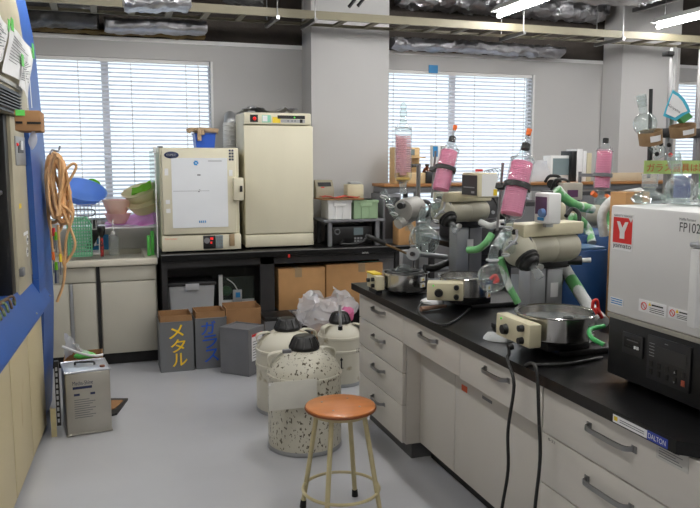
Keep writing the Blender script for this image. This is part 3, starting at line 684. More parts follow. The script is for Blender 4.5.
t = thing('cardboard_bin', 'open cardboard carton standing behind the dark grey square can', 'box', (1.0, 5.4, 0)); M = Matrix.Translation((.975, 5.47, 0))
m = MB(M); m.box(-.13, .13, -.09, -.085, 0.001, .41); m.box(-.13, .13, .085, .09, 0.001, .43); m.box(-.13, -.125, -.085, .085, 0.001, .42); m.box(.125, .13, -.085, .085, 0.001, .42); m.box(-.125, .125, -.085, .085, 0.001, .006)
obj('box_body', m, card2, t)
t = thing('square_can', 'dark grey square metal can with a white paper label on its right side', 'can', (.93, 5.22, 0))
M = square_can(t, .805, 5.06, .235, .33, greyp, math.radians(-44), name='can_body', d=.2)
m = MB(M); m.box(-.11, .11, -.095, .095, .30, .325); obj('can_lid', m, greyp, t)
obj('paper_label', MB(M).box(.1185, .1205, -.06, .075, .10, .29), paper, t)
obj('red_heading', MB(M).box(.1207, .1217, -.06, .075, .272, .29), red, t)
m = MB(M)
for k in range(7): m.box(.1207, .1215, -.05, .06-.02*(k % 3), .12+k*.019, .124+k*.019)
obj('printed_line', m, inkk, t)
t = thing('square_can', 'grey square can with black top behind the left container', 'can', (1.22, 5.45, 0))
M = square_can(t, 1.12, 5.31, .23, .31, greyp); obj('can_lid', MB(M).box(-.118, .118, -.118, .118, .315, .345, .004), blackp, t)
obj('lid_label', MB(M).box(-.02, .03, -.1195, -.1185, .322, .338), paper, t)

# ---------------------------------------------------------------- equipment right of the pillar line
rk = thing('steel_rack', 'low grey steel angle rack on the black table carrying two crates', 'rack', (1.88, 5.7, TT+.001))
for x in (1.70, 2.10):
    for y in (5.60, 5.90): obj('leg', MB().poly([(x, y, TT+.001), (x+.03, y, TT+.001), (x+.03, y+.004, TT+.001), (x+.004, y+.004, TT+.001), (x+.004, y+.03, TT+.001), (x, y+.03, TT+.001)], (0, 0, .19)), greyp, rk)
obj('rack_shelf', MB().box(1.66, 2.17, 5.59, 5.94, 1.012, 1.03, .002), greyp, rk)
def crate(x0, x1, y0, y1, z0, z1, m_, label):
    t = thing('crate', label, 'crate', ((x0+x1)/2, y0, z0)); e = .012
    m = MB(); m.box(x0+e, x1-e, y0+e, y0+e+.004, z0, z1); m.box(x0+e, x1-e, y1-e-.004, y1-e, z0, z1); m.box(x0+e, x0+e+.004, y0+e, y1-e, z0, z1); m.box(x1-e-.004, x1-e, y0+e, y1-e, z0, z1); m.box(x0+e, x1-e, y0+e, y1-e, z0, z0+.004)
    m.box(x0, x1, y0, y0+e, z1-.02, z1); m.box(x0, x1, y1-e, y1, z1-.02, z1); m.box(x0, x0+e, y0+e, y1-e, z1-.02, z1); m.box(x1-e, x1, y0+e, y1-e, z1-.02, z1)
    for k in range(4):
        xx = x0+e+(x1-x0-2*e)*k/3; m.box(xx-.004, xx+.004, y0+.003, y0+e, z0, z1-.02)
    obj('crate_body', m, m_, t)
    obj('grip', MB().box((x0+x1)/2-.05, (x0+x1)/2+.05, y0+.001, y0+e, z1-.05, z1-.022, .002), m_, t)
crate(1.70, 1.905, 5.62, 5.86, 1.031, 1.185, whitep, 'white plastic crate on the grey steel rack')
crate(1.915, 2.13, 5.62, 5.86, 1.031, 1.18, sage, 'sage green plastic crate on the grey steel rack')
m = MB(); m.box(1.655, 2.0, 5.6, 5.87, 1.1865, 1.197, .003); tag(obj('thin_board', m, card2), 'thin brown board lying across the white crate', 'board')
m = MB(); g = crumple(lambda s_, q: (1.67+.29*s_, 5.62+.13*q, 1.212+.006*math.sin(12*s_)), .012, 41); m.sheet(g, 14, 6, .004)
tag(obj('red_cloth', m, mat('dull_red', (168, 62, 44), .8, var=.3, scale=25)), 'rust red cloth lying on the board over the white crate', 'cloth')
q = 1.198
t = thing('bench_meter', 'small grey cream bench meter with display on the white crate board', 'instrument', (1.73, 5.75, q))
obj('meter_body', MB().poly([(1.66, 5.80, q), (1.66, 5.88, q), (1.66, 5.88, q+.14), (1.66, 5.85, q+.14), (1.66, 5.80, q+.07)], (.15, 0, 0)), mat('meter_grey', (150, 144, 124), .5), t)
obj('display', MB().poly([(1.68, 5.798+.0135, q+.09), (1.68, 5.798+.035, q+.12), (1.68, 5.797+.035, q+.122), (1.68, 5.796+.0135, q+.092)], (.11, 0, 0)), inkk, t)
obj('red_button', MB().box(1.70, 1.73, 5.805, 5.815, q+.072, q+.086), red, t)
t = thing('plastic_canister', 'small yellow cream canister with grey lid over the green crate', 'canister', (1.98, 5.85, 1.181))
obj('canister_body', MB().box(1.92, 2.06, 5.78, 5.90, 1.186, 1.302, .01), cream2, t); obj('canister_lid', MB().box(1.95, 2.04, 5.80, 5.88, 1.303, 1.32, .004), alu, t); obj('support_board', MB().box(1.91, 2.14, 5.72, 5.87, 1.181, 1.1855), blackp, t)
t = thing('digital_multimeter', 'black instrument with round dial and grey display under the steel rack', 'instrument', (1.9, 5.68, TT+.001))
obj('case', MB().box(1.75, 2.09, 5.66, 5.88, TT+.002, .97, .01), blackp, t)
obj('display', MB().box(1.93, 2.01, 5.655, 5.659, .90, .96, .001), lcd, t)
m = MB()
for i in range(3):
    for j in range(2): m.box(1.935+i*.026, 1.952+i*.026, 5.655, 5.6595, .865-j*.022, .88-j*.022)
obj('key', m, alu, t)
obj('dial', MB().torus((1.79, 5.655, .93), .02, .006, (0, 1, 0), 24, 8), greyp, t)
obj('probe_cable', MB().tube(spl([(1.84, 5.65, .86), (1.80, 5.6, .84), (1.88, 5.57, .835), (1.98, 5.6, .85), (2.06, 5.64, .9)]), .012, 8), rubber, t)
# tall rack behind with long wooden board
lr = thing('steel_shelf_unit', 'dark grey steel shelving with a long wooden top along the window wall', 'shelf unit', (3.3, 5.7, 0))
ZS = 1.305
obj('wooden_top', MB().box(2.20, 6.4, 5.68, 5.97, ZS-.024, ZS, .003), mat('wood_shelf_top', (156, 108, 62), .5, var=.12, scale=5, stretch=(1, 6, 6)), lr)
obj('shelf_frame', MB().box(2.21, 6.39, 5.70, 5.96, ZS-.075, ZS-.026, .003), greyp, lr)
for x in (2.48, 3.3, 4.3, 5.3, 6.35):
    for y in (5.70, 5.93): obj('leg', MB().box(x, x+.035, y, y+.03, 0, ZS-.076), greyp, lr)
for z in (.55, .9): obj('shelf', MB().box(2.515, 6.34, 5.735, 5.925, z, z+.02), greyp, lr)
t = thing('drawer_cabinet', 'dark grey metal cabinet behind the far evaporator', 'cabinet', (2.26, 5.66, TT+.001))
obj('cabinet_body', MB().box(2.185, 2.34, 5.66, 5.95, TT+.001, 1.225, .004), greyp, t)
obj('cabinet_door', MB().box(2.20, 2.325, 5.655, 5.66, TT+.04, 1.2), darkp, t)
# wooden instrument
a = P(373, 147, 5.8); q = P(410, 182, 5.8)
t = thing('wooden_instrument', 'pale wooden case with black fittings on the shelf behind the clear condenser', 'instrument', (a.x+.15, 5.85, ZS+.001)); zt = a.z
x0 = P(373, 160, 5.86).x+.06; x1 = x0+.42
x0 = 2.33
obj('back_panel', MB().box(x0, 2.60, 5.88, 5.90, ZS+.001, zt, .003), woodc, t)
obj('side_panel', MB().box(x0, x0+.015, 5.74, 5.879, ZS+.001, zt, .003), woodc, t)
obj('shelf', MB().box(x0+.016, 2.60, 5.76, 5.879, zt-.09, zt-.08), woodc, t)
obj('drawer', MB().box(x0+.10, 2.60, 5.72, 5.879, ZS+.001, ZS+.09, .004), mat('box_tan', (212, 184, 138), .6), t)
obj('glass_panel', MB().box(x0+.11, 2.55, 5.872, 5.878, zt-.065, zt-.015), lcd, t)
m = MB(); m.cyl((x0+.03, 5.8, zt-.16), (x0+.24, 5.8, zt-.15), .014, seg=12); m.cyl((x0+.05, 5.8, zt-.13), (x0+.09, 5.8, zt-.12), .022, seg=12)
m.cyl((x0+.05, 5.8, zt-.155), (x0+.05, 5.88, zt-.155), .01, seg=8)
obj('black_fitting', m, blackp, t)
# bottles and papers on the shelf
def bottle(p, r, h, m_, label, capm=blackp, lab=True):
    t = thing('reagent_bottle', label, 'bottle', p)
    obj('bottle_body', MB().lathe([(r*.95, 0), (r, .006), (r, h*.62), (r*.8, h*.74), (r*.36, h*.84), (r*.36, h*.9)], Matrix.Translation(p)), m_, t)
    obj('cap', MB().lathe([(r*.45, h*.9), (r*.45, h)], Matrix.Translation(p), 18), capm, t)
    if lab: obj('bottle_label', MB().lathe([(r*1.015, h*.15), (r*1.015, h*.5)], Matrix.Translation(p), capb=False, capt=False), paper, t)
p = P(427, 176, 5.8); p.z = ZS+.001; bottle(p, .04, .16, amber, 'brown amber bottle on the shelf, left of the two beside the blue carton')
p = P(435, 176, 5.83); p.z = ZS+.001; bottle(p, .03, .14, amber, 'small amber bottle on the shelf, right of the two', mat('blue_cap', (40, 80, 150), .5))
t = thing('paper_carton', 'white and blue paper carton behind the left pink condenser', 'box', (P(440, 170, 5.88).x, 5.88, ZS+.001))
a = P(432, 145, 5.9)
obj('carton_body', MB().box(a.x, a.x+.14, 5.89, 5.94, ZS+.001, a.z, .003), paper, t)
obj('blue_print', MB().box(a.x+.005, a.x+.05, 5.8885, 5.8897, a.z-.1, a.z-.01), bluel2, t)
m = MB(); m.box(P(424, 176, 5.75).x, P(440, 176, 5.75).x, 5.70, 5.75, ZS+.001, ZS+.10, .004); tag(obj('black_box', m, blackp), 'black box on the shelf in front of the amber bottles', 'box')
p = P(479, 172, 5.85); p.z = ZS+.001
t = thing('red_cap_bottle', 'white jar with a red cap on the shelf left of the display head', 'jar', p)
obj('jar_body', MB().lathe([(.04, 0), (.043, .01), (.043, .08), (.03, .095)], Matrix.Translation(p)), bin_clear, t); obj('red_cap', MB().lathe([(.033, .096), (.033, .115)], Matrix.Translation(p)), red, t)
p = P(492, 172, 5.85); p.z = ZS+.001
t = thing('wire_loops', 'thin dark wire loops standing on the shelf behind the display head', 'wire', p)
for k in range(4): obj('wire', MB().torus((p.x+.03*k-.05, p.y, ZS+.058+.004*k), .052, .0025, (.3*k-.5, 1, 0), 28, 6), greyp, t)
a = P(537, 162, 5.8)
m = MB(); g = crumple(lambda s_, q: (a.x+.04+.13*math.cos(2*PI*s_)*(1-.35*q), 5.84+.09*math.sin(2*PI*s_)*(1-.3*q), ZS+.012+.18*q), .02, 51)
m.sheet(g, 24, 8, 0); tag(obj('plastic_bag', m, bag), 'clear crumpled plastic bag on the shelf right of the middle window', 'bag')
a = P(551, 160, 5.82); b2 = P(570.5, 172, 5.82)
t = thing('white_printer', 'white boxy device with a grey window on the shelf, left of the files', 'device', ((a.x+b2.x)/2, 5.8, ZS+.001))
obj('device_body', MB().box(a.x, b2.x, 5.82, 5.95, ZS+.001, a.z+.04, .006), whitep, t); obj('grey_window', MB().box(a.x+.02, b2.x-.02, 5.816, 5.8195, ZS+.06, a.z+.015), lcd, t)
fl = [(572, 577, 151, blackp, 'black upright file on the shelf, leftmost of the files'), (577.5, 583, 149, paper, 'white upright file on the shelf beside the black file'), (583.5, 587, 151, paper, 'narrow white file on the shelf, in the middle of the files'), (587.5, 592, 153, cream2, 'cream upright file on the shelf, rightmost of the files')]
for u0, u1, v, m_, l in fl:
    a = P(u0, v, 5.78); q = P(u1, v, 5.78)
    tag(obj('file_folder', MB().box(a.x, q.x, 5.78, 5.95, ZS+.001, a.z, .002), m_), l, 'file', 'files on the shelf')
a = P(610, 176, 5.75); q = P(646, 185, 5.75)
tag(obj('peg_board', MB().box(a.x-.1, q.x+.1, 5.72, 5.76, ZS+.001, a.z+.03, .003), mat('peg_wood', (196, 178, 150), .6)), 'long cream strip of wood standing on the shelf behind the flasks', 'board')
carton('cardboard_box', 2.26, 2.43, 5.51, 5.64, TT+.001, P(405, 222, 5.5).z, 'yellowish cardboard carton on the black table behind the far evaporator', 0, None, .5)
t = thing('recirculating_pump', 'dark grey recirculating pump box between the two nearest evaporators', 'pump', (2.35, 3.62, BZ+.001))
a = P(478, 228, 3.62); b2 = P(503, 228, 3.62)
obj('pump_case', MB().box(a.x, b2.x+.06, 3.62, 3.85, BZ+.012, a.z, .006), darkp, t)
for x in (a.x+.02, b2.x+.03):
    for y in (3.65, 3.82): obj('foot', MB().cyl((x, y, BZ+.001), (x, y, BZ+.014), .014, seg=10), rubber, t)
m = MB()
for k in range(6): m.box(a.x+.02, b2.x, 3.6165, 3.6195, 1.0-.025*k, 1.008-.025*k)
obj('vent_slot', m, blackp, t); obj('pump_knob', MB().cyl((a.x+.05, 3.6195, 1.05), (a.x+.05, 3.60, 1.05), .018, seg=16), alu, t)
for i, (x0, x1, h_, m_, l_) in enumerate(((2.62, 3.0, .33, darkp, 'dark grey equipment case on the side table, seen between the far and middle evaporators'), (3.06, 3.5, .28, blackp, 'black equipment case on the side table behind the middle evaporator'),
        (3.56, 4.1, .36, darkp, 'dark grey equipment case on the side table behind the nearest evaporator'), (4.2, 4.75, .3, blackp, 'black equipment case on the side table left of the far pink condenser'))):
    t = thing('equipment_case', l_, 'instrument', ((x0+x1)/2, 5.22, .884))
    obj('case_body', MB().box(x0, x1, 5.22, 5.52, .884, .884+h_, .008), m_, t); obj('front_panel', MB().box(x0+.04, x1-.12, 5.216, 5.2195, .93, .85+h_), greyp, t)
    m = MB()
    for k in range(3): m.cyl((x1-.06, 5.2195, .95+.07*k), (x1-.06, 5.205, .95+.07*k), .014, seg=12)
    obj('knob', m, alu, t)
lt = thing('side_table', 'black side table behind the main bench', 'table', (3.6, 5.2, 0))
obj('tabletop', MB().box(2.5, 5.6, 5.0, 5.6, .84, .883, .004), blacktop, lt)
for x in (2.55, 5.5):
    for y in (5.03, 5.53): obj('leg', MB().box(x, x+.04, y, y+.04, 0, .84), blackm, lt)

# ---------------------------------------------------------------- fume hood at the left
HM = Matrix.Translation((-.32, 4.45, 0)) @ Matrix.Rotation(math.radians(-3.7), 4, 'Z')
HI = HM.inverted()
def hx(u, v, x):      # point on a plane of the hood front (local x = const), in hood coordinates
    d = HI.to_3x3() @ ray(u, v); o = HI @ V((0, 0, H)); t = (x-o.x)/d.x; return o+d*t
hd = thing('fume_hood', 'blue and cream fume hood cabinet along the left edge', 'fume hood', tuple(HM @ V((-.4, -.9, 0))))
prof = [(-.04, 0), (-.03, .03), (-.0055, .383), (.010, .674), (.0075, 1.022), (.005, 1.393), (-.001, 1.6), (-.0165, 1.964), (-.023, 2.118), (-.036, 2.242), (-.064, 2.414)]
back = [(x-.03, z) for x, z in prof[::-1]]
def cut(z0, z1):
    def at(z):
        for (xa, za), (xb, zb) in zip(prof, prof[1:]):
            if za <= z <= zb: return xa+(xb-xa)*(z-za)/(zb-za)
    f_ = [(at(z0), z0)]+[q for q in prof if z0 < q[1] < z1]+[(at(z1), z1)]
    return f_+[(x-.03, z) for x, z in f_[::-1]]
obj('corner_post', MB(HM).poly([(x, -.20, z) for x, z in cut(.868, 2.41)], (0, .55, 0)), bluem, hd)
obj('corner_post', MB(HM).poly([(x, -.09, z) for x, z in cut(.001, .698)], (0, .44, 0)), bluem, hd)
obj('corner_post', MB(HM).poly([(x, -.2, z) for x, z in cut(.70, .867)], (0, .55, 0)), bluem, hd)
obj('end_panel', MB(HM).box(-.85, -.105, .32, .35, .02, 2.41), hoodc, hd)
obj('back_panel', MB(HM).box(-.85, -.82, -2.0, .319, .02, 2.44), hoodc, hd)
for y0, y1, l in ((-.575, -.10, 1), (-1.05, -.59, 1), (-1.54, -1.065, 1), (-2.0, -1.555, 1)):
    obj('lower_door', MB(HM).box(-.035, -.004, y0, y1, .03, .70, .003), woodp, hd)
obj('plinth', MB(HM).box(-.3, -.05, -2.0, -.14, 0, .03), blackm, hd)
obj('sill', MB(HM).poly([(-.035, 0, .868), (.042, 0, .735), (.042, 0, .715), (.0, 0, .70), (-.10, 0, .70), (-.10, 0, .868)], (0, 0, 0) if 0 else (0, -2.0, 0), Matrix.Translation((0, 0, 0))), bluem, hd)
m = MB(HM); 
for yy in (-.05, -.55): m.sphere((-.01, yy, .81), .006, 8); m.sphere((.036, yy+.02, .747), .006, 8)
obj('rivet', m, chrome, hd)
obj('worktop', MB(HM).box(-.82, -.101, -2.0, .3, .82, .855), greyp, hd)
fx = -.02; LT = hx(16, 94, .0); LB = hx(12, 113, .0); ZL1 = LB.z-.005; ZL2 = LT.z
y0 = hx(14.5, 200, fx).y; y1 = -.622
col_ = obj('fascia_column', MB(HM).box(-.13, -.025, hx(14.5, 200, -.025).y, -.205, .84, ZL1, .004), hoodc, hd)
m = MB(HM)
obj('fascia_edge', MB(HM).box(-.15, -.04, hx(14.5, 200, -.025).y-.09, hx(14.5, 200, -.025).y-.003, .85, ZL1, .002), blackp, hd)
CX = -.025   # breaker plate, outlets
a = hx(14, 138, CX); b2 = hx(25, 165, CX)
bp = obj('breaker_plate', MB(HM).box(CX+.0005, CX+.006, a.y, b2.y, b2.z, a.z+.01, .001), alu, col_)
obj('breaker_window', MB(HM).box(CX+.006, CX+.009, a.y+.06, b2.y-.08, b2.z+.06, a.z-.03), darkp, bp)
obj('breaker_switch', MB(HM).box(CX+.009, CX+.014, (a.y+b2.y)/2-.03, (a.y+b2.y)/2+.03, b2.z+.075, b2.z+.12), whitep, bp)
obj('red_lamp', MB(HM).sphere((CX+.008, a.y+.03, a.z-.03), .008, 10), redled, bp)
for v in (240, 252):
    c_ = hx(27, v, CX); m = MB(HM)
    m.cyl((CX+.0005, c_.y, c_.z), (CX+.003, c_.y, c_.z), .025, seg=20)
    ou = obj('outlet', m, whitep, col_); m = MB(HM); m.box(CX+.003, CX+.0045, c_.y-.012, c_.y-.006, c_.z-.004, c_.z+.01); m.box(CX+.003, CX+.0045, c_.y+.006, c_.y+.012, c_.z-.004, c_.z+.01); m.box(CX+.003, CX+.0045, c_.y-.003, c_.y+.003, c_.z-.014, c_.z-.008)
    obj('outlet_slot', m, blackp, ou)
c_ = hx(20, 206, CX); obj('yellow_sticker', MB(HM).box(CX+.0005, CX+.002, c_.y-.03, c_.y+.03, c_.z-.012, c_.z+.012), yst, col_)
c_ = hx(26, 233, CX); obj('white_label', MB(HM).box(CX+.0005, CX+.002, c_.y-.08, c_.y+.05, c_.z-.008, c_.z+.008), paper, col_)
c_ = hx(20, 272, CX); obj('gas_tap', MB(HM).box(CX+.0005, CX+.02, c_.y-.03, c_.y+.03, c_.z-.02, c_.z+.02, .003), greyp, col_)
# sash with pane
sa = obj('sash_frame', MB(HM).box(-.075, -.055, -2.0, -1.08, 1.345, 1.375, .003), blackp, hd)
obj('sash_pane', MB(HM).box(-.068, -.062, -2.0, -1.08, 1.376, ZL1), mat('sash_glass', (126, 124, 112), .15), sa)
obj('sash_label', MB(HM).box(-.061, -.058, -1.19, -1.10, 1.42, 1.56), paper, sa)
obj('sash_handle', MB(HM).box(-.055, -.02, -1.75, -.9, 1.35, 1.37, .006), blackp, sa)
c_ = hx(4, 207, -.15)
t_ = obj('valve_knob', MB(HM).box(c_.x-.02, c_.x+.02, c_.y-.04, c_.y+.03, c_.z-.03, c_.z+.03, .01), bluem, hd)
obj('interior_panel', MB(HM).box(-.30, -.28, -1.95, .3, .856, ZL1), mat('hood_lining', (120, 120, 106), .5, var=.12), hd)
# upper fascia, leaning back
def up(x): return x
ufp = [(.006, ZL1+.004), (.0, 1.964), (-.008, 2.118), (-.02, 2.242), (-.05, 2.414), (-.16, 2.414), (-.16, ZL1+.004)]
uf = obj('upper_fascia', MB(HM).poly([(x, -.205, z) for x, z in ufp], (0, -1.79, 0)), hoodc, hd)
m = MB(HM)
nl = 6
for k in range(nl):
    z = ZL1+.012+(ZL2-ZL1-.02)*k/nl
    m.poly([(.013, -1.97, z), (.028, -1.97, z+.004), (.028, -1.97, z+.010), (.013, -1.97, z+.013)], (0, LT.y+1.94, 0))
obj('louvre_backing', MB(HM).box(.0065, .012, -1.985, LT.y, ZL1+.002, ZL2+.006), blackp, uf)
obj('louvre', m, mat('louvre_black', (40, 40, 38), .4), uf)
obj('fascia_trim', MB(HM).box(.002, .016, -1.9, LT.y+.1, ZL2+.02, ZL2+.04, .003), mat('trim_silver', (170, 168, 160), .4), uf)
# papers taped on
for i, (pts, lab) in enumerate((([(-6, 8), (9, 27), (4, 60), (-6, 66)], 'white printed sheet taped to the hood top, at the very edge'),
                                ([(10, 24), (33, 50), (27, 84), (3, 72)], 'large wrinkled printed sheet taped on the hood top with green tape'),
                                ([(21, 62), (33, 52), (28.5, 98), (20, 86)], 'smaller torn sheet on the hood top, lower right of the papers'))):
    ps = [hx(u, v, .022+.006*i) for u, v in pts]
    t = thing('notice_paper', lab, 'paper', tuple(HM @ ps[0]))
    m = MB(HM)
    def fp(s_, q, ps=ps):
        a_ = ps[0].lerp(ps[1], s_); b_ = ps[3].lerp(ps[2], s_); p_ = a_.lerp(b_, q); return (p_.x+.004*math.sin(7*s_+5*q), p_.y, p_.z)
    m.sheet(fp, 8, 8); obj('sheet', m, paper, t)
    m = MB(HM)
    for k in range(9):
        q0 = .18+.065*k; a_ = V(fp(.15, q0)); b_ = V(fp(.55+.25*((k*7) % 3)/2, q0)); d_ = V((.002, 0, 0)); h_ = V((0, 0, .004))
        m.poly([a_+d_, b_+d_, b_+d_+h_, a_+d_+h_], (.0004, 0, 0))
    obj('printed_line', m, greyp, t)
    m = MB(HM); a_ = V(fp(0.05, .02)); b_ = V(fp(.95, .05))
    for w_ in (a_, b_): m.box(w_.x+.003, w_.x+.0045, w_.y-.03, w_.y+.03, w_.z-.02, w_.z+.035)
    obj('tape', m, green, t)
# carton hanging on the hood
a = P(14, 110, 3.05); b2 = P(41, 131, 3.05)
hb_ = thing('hanging_carton', 'small brown carton hanging on the blue hood post by white wires', 'box', ((a.x+b2.x)/2, 3.05, b2.z))
x0, x1, z0, z1 = a.x, b2.x, b2.z, a.z
obj('carton_body', MB().box(x0, x1, 3.05, 3.27, z0, z1, .003), card2, hb_)
m = MB(); q = P(19, 122.5, 3.05); m.box(q.x-.012, q.x+.012, 3.048, 3.0497, q.z-.004, q.z+.004); q = P(34, 123, 3.05); m.box(q.x-.024, q.x+.024, 3.048, 3.0497, q.z-.004, q.z+.004)
obj('hand_hole', m, blackp, hb_)
q = P(20, 109, 3.05); obj('green_tape', MB().box(q.x-.016, q.x+.016, 3.047, 3.0497, z1-.02, z1+.001), green, hb_)
m = MB(); 
for u in (28, 32): m.tube([P(u, 108, 3.06), P(u-3, 72, 3.06)], .0016, 6)
obj('wire', m, whitep, hb_)
q = P(31, 139, 3.1); m = MB()
g = crumple(lambda s_, q_: (q.x+.017*math.cos(2*PI*s_)*math.sin(PI*min(.98, q_+.05))+.014*q_, q.y+.017*math.sin(2*PI*s_)*math.sin(PI*min(.98, q_+.05)), q.z-.038+.078*q_), .006, 61); m.sheet(g, 16, 10)
tag(obj('plastic_bag', m, bag), 'small crumpled clear bag hanging under the brown carton', 'bag')
# stuff inside the hood
c_ = HM @ hx(4, 275, -.2); c_ = V((c_.x, c_.y, .856))
t = thing('metal_motor', 'grey metal motor lying inside the fume hood', 'motor', tuple(c_))
M2 = HM; k_ = HI @ c_
obj('motor_body', MB(HM).cyl((k_.x+.03, k_.y-.13, .93), (k_.x+.03, k_.y+.1, .93), .07, seg=24), alu, t)
obj('motor_foot', MB(HM).box(k_.x-.03, k_.x+.08, k_.y-.1, k_.y+.05, .856, .87), greyp, t)
m = MB(HM)
for k in range(7): 
    yy = -1.42+.08*k; m.tube(spl([(-.05, yy, .885), (-.03+.004*k, yy+.05, .90), (-.00, yy+.06, .86), (-.02, yy+.14, .87)]), .006, 6)
tag(obj('wire_tangle', m, mat('rusty_wire', (96, 74, 56), .6, rgb2=(110, 130, 90), scale=20, cover=.5)), 'tangle of brown and green wires lying on the hood sill', 'wire')
# slotted upright beyond the hood
t = thing('slotted_upright', 'slotted metal upright standing on the floor behind the silver can', 'upright', (-.28, 4.23, 0))
m = MB(); m.box(-.300, -.295, 4.22, 4.25, 0, .16); m.box(-.295, -.272, 4.22, 4.224, 0, .16)
obj('angle', m, stoolm, t)
obj('rail', MB().box(-.270, -.248, 4.22, 4.25, .06, .42), blackp, t)
m = MB()
for k in range(10): m.box(-.265, -.254, 4.218, 4.2195, .08+.032*k, .10+.032*k)
obj('slot', m, alu, t)
# hanging orange tubing
t = thing('rubber_tubing', 'tangled bundle of orange rubber tubing hanging beside the blue hood post', 'tubing', P(56, 150, 4.56))
rnd = random.Random(4); YB = 4.56
for k in range(16):
    top = P(54+rnd.uniform(-3, 6), 153+rnd.uniform(-3, 12), YB); bot = P(56+rnd.uniform(-4, 13), rnd.choice((205, 215, 225, 235, 218, 200)), YB)
    w = rnd.uniform(.02, .06); dy = rnd.uniform(0, .12); pts = []
    for i in range(14):
        aa = 2*PI*i/14; s_ = (1-math.cos(aa))/2; c0 = top.lerp(bot, s_)
        pts.append((max(-.285, c0.x+w*math.sin(aa)+rnd.uniform(-.008, .008)), YB+dy+.03*math.cos(aa+k), c0.z+rnd.uniform(-.006, .006)))
    obj('tube_loop', MB().tube(spl(pts+[pts[0]], 4)[:-1], .0095, 8, True), brownrub, t)
for pts in ([(54, 160), (64, 180), (58, 200), (72, 215), (66, 240), (64, 280), (57, 302)], [(60, 205), (70, 228), (75, 246), (66, 262), (62, 256)], [(60, 175), (72, 164), (76, 168), (66, 186)], [(50, 220), (52, 245), (54, 262)], [(58, 225), (60, 250), (65, 268)]):
    obj('tube_end', MB().tube(spl([P(u, v, YB+.0) for u, v in pts]), .0078, 8), brownrub, t)
obj('hook', MB().tube(spl([P(50, 154, YB-.08), P(52, 150, YB-.03), P(58, 151, YB+.02), P(60, 146, YB+.03)]), .005, 8), greyp, t)
for i, (u, v, c_, l) in enumerate(((53.5, 228, red, 'red'), (55.5, 232, lime, 'green'), (60, 254, yst, 'yellow'), (56, 262, lime, 'light green'), (53, 252, orange, 'orange'))):
    a = P(u, v, 4.53)
    t = thing('screwdriver', 'small screwdriver with %s handle hanging among the orange tubing' % l, 'screwdriver', a)
    obj('handle', MB().cyl(a, a+V((0, 0, -.045)), .008, .009, 12), c_, t); obj('shaft', MB().cyl(a+V((0, 0, -.045)), a+V((0, 0, -.12)), .004, seg=8), greyp, t)
tag(obj('metal_rod', MB().cyl(P(57, 262, 4.55), P(57, 283, 4.55), .012, seg=12), greyp), 'grey metal rod hanging under the orange tubing by the hood', 'rod')

# ---------------------------------------------------------------- silver can and carton on the floor
ang = math.radians(7)
t = thing('square_can', 'silver square solvent can on the floor by the hood', 'can', (-.10, 4.31, 0))
M = Matrix.Translation((-.115, 4.32, 0)) @ Matrix.Rotation(ang, 4, 'Z'); w = .118
m = MB(M).box(-w, w, -w, w, .004, .352, .012); m.tube([(-w, -w, .008), (w, -w, .008), (w, w, .008), (-w, w, .008)], .005, 6, True)
obj('can_body', m, tin, t)
m = MB(M).box(-w, w, -w, w, .353, .358, .002); m.tube([(-w, -w, .357), (w, -w, .357), (w, w, .357), (-w, w, .357)], .006, 6, True); obj('can_top', m, tintop, t)
obj('carry_handle', MB(M).tube(spl([(-.05, .03, .36), (-.045, .03, .375), (0, .03, .372), (.045, .0, .375), (.05, .0, .36)]), .006, 8), darkp, t)
obj('spout_cap', MB(M).cyl((.085, -.06, .358), (.085, -.06, .366), .014, seg=14), mat('brown_cap', (110, 60, 36), .5), t)
text(t, 'Metha-Shine', M @ V((-.08, -w-.0005, .285)), M.to_3x3() @ V((1, 0, 0)), (0, 0, 1), .022, inkb, width=.105)
m = MB(M); m.box(-.08, .02, -w-.001, -w, .262, .276); m.box(-.075, -.045, -w-.001, -w, .225, .237); m.box(.01, .035, -w-.001, -w, .225, .237); obj('blue_band', m, inkb, t)
m = MB(M)
for k in range(9): m.box(-.075, .02+.018*math.sin(k*2.1), -w-.001, -w, .10+.0125*k, .104+.0125*k)
obj('printed_line', m, greyp, t)
t = thing('open_carton', 'open brown carton on the floor behind the silver can', 'box', (-.13, 4.60, 0))
m = MB(); X_, Xb, Ya, Yb_ = -.235, -.02, 4.50, 4.72; h_ = .35
m.box(X_, Xb, Ya, Ya+.005, 0.001, h_); m.box(X_, Xb, Yb_-.005, Yb_, 0.001, h_); m.box(X_, X_+.005, Ya+.005, Yb_-.005, .001, h_); m.box(Xb-.005, Xb, Ya+.005, Yb_-.005, .001, h_); m.box(X_, Xb, Ya, Yb_, .001, .005)
obj('box_body', m, card2, t)
a = P(47, 333, 4.6); m = MB()
g = crumple(lambda s_, q: (-.235+.20*s_*(1-.6*q), 4.52+.15*abs(math.sin(PI*s_)), .34+.16*q*(1-.7*s_)+.02*math.sin(8*s_)), .02, 71); m.sheet(g, 20, 12)
tag(obj('plastic_bag', m, bag), 'crumpled clear plastic wrap poking out of the open carton', 'bag')
m = MB(); m.tube(spl([(-.24, 4.52, .43), (-.15, 4.5, .39), (-.07, 4.5, .365), (-.02, 4.53, .36)]), .008, 8); tag(obj('white_hose', m, whitep), 'white hose end lying on the open carton', 'hose')
m = MB(); c0 = V((-.12, 4.56, .355)); m.sphere(c0, .045, 14, (1.4, .8, .5)); tag(obj('green_sponge', m, green), 'green sponge inside the open carton', 'sponge')
t = thing('trapped_mat', 'small brown and black mat lying on the floor beside the silver can', 'mat', (.09, 4.62, 0))
m = MB(); m.poly([tuple(PZ(u, v, .001)) for u, v in ((109, 400), (128, 400), (117, 415), (109, 417))], (0, 0, .012)); obj('mat_base', m, blackm, t)
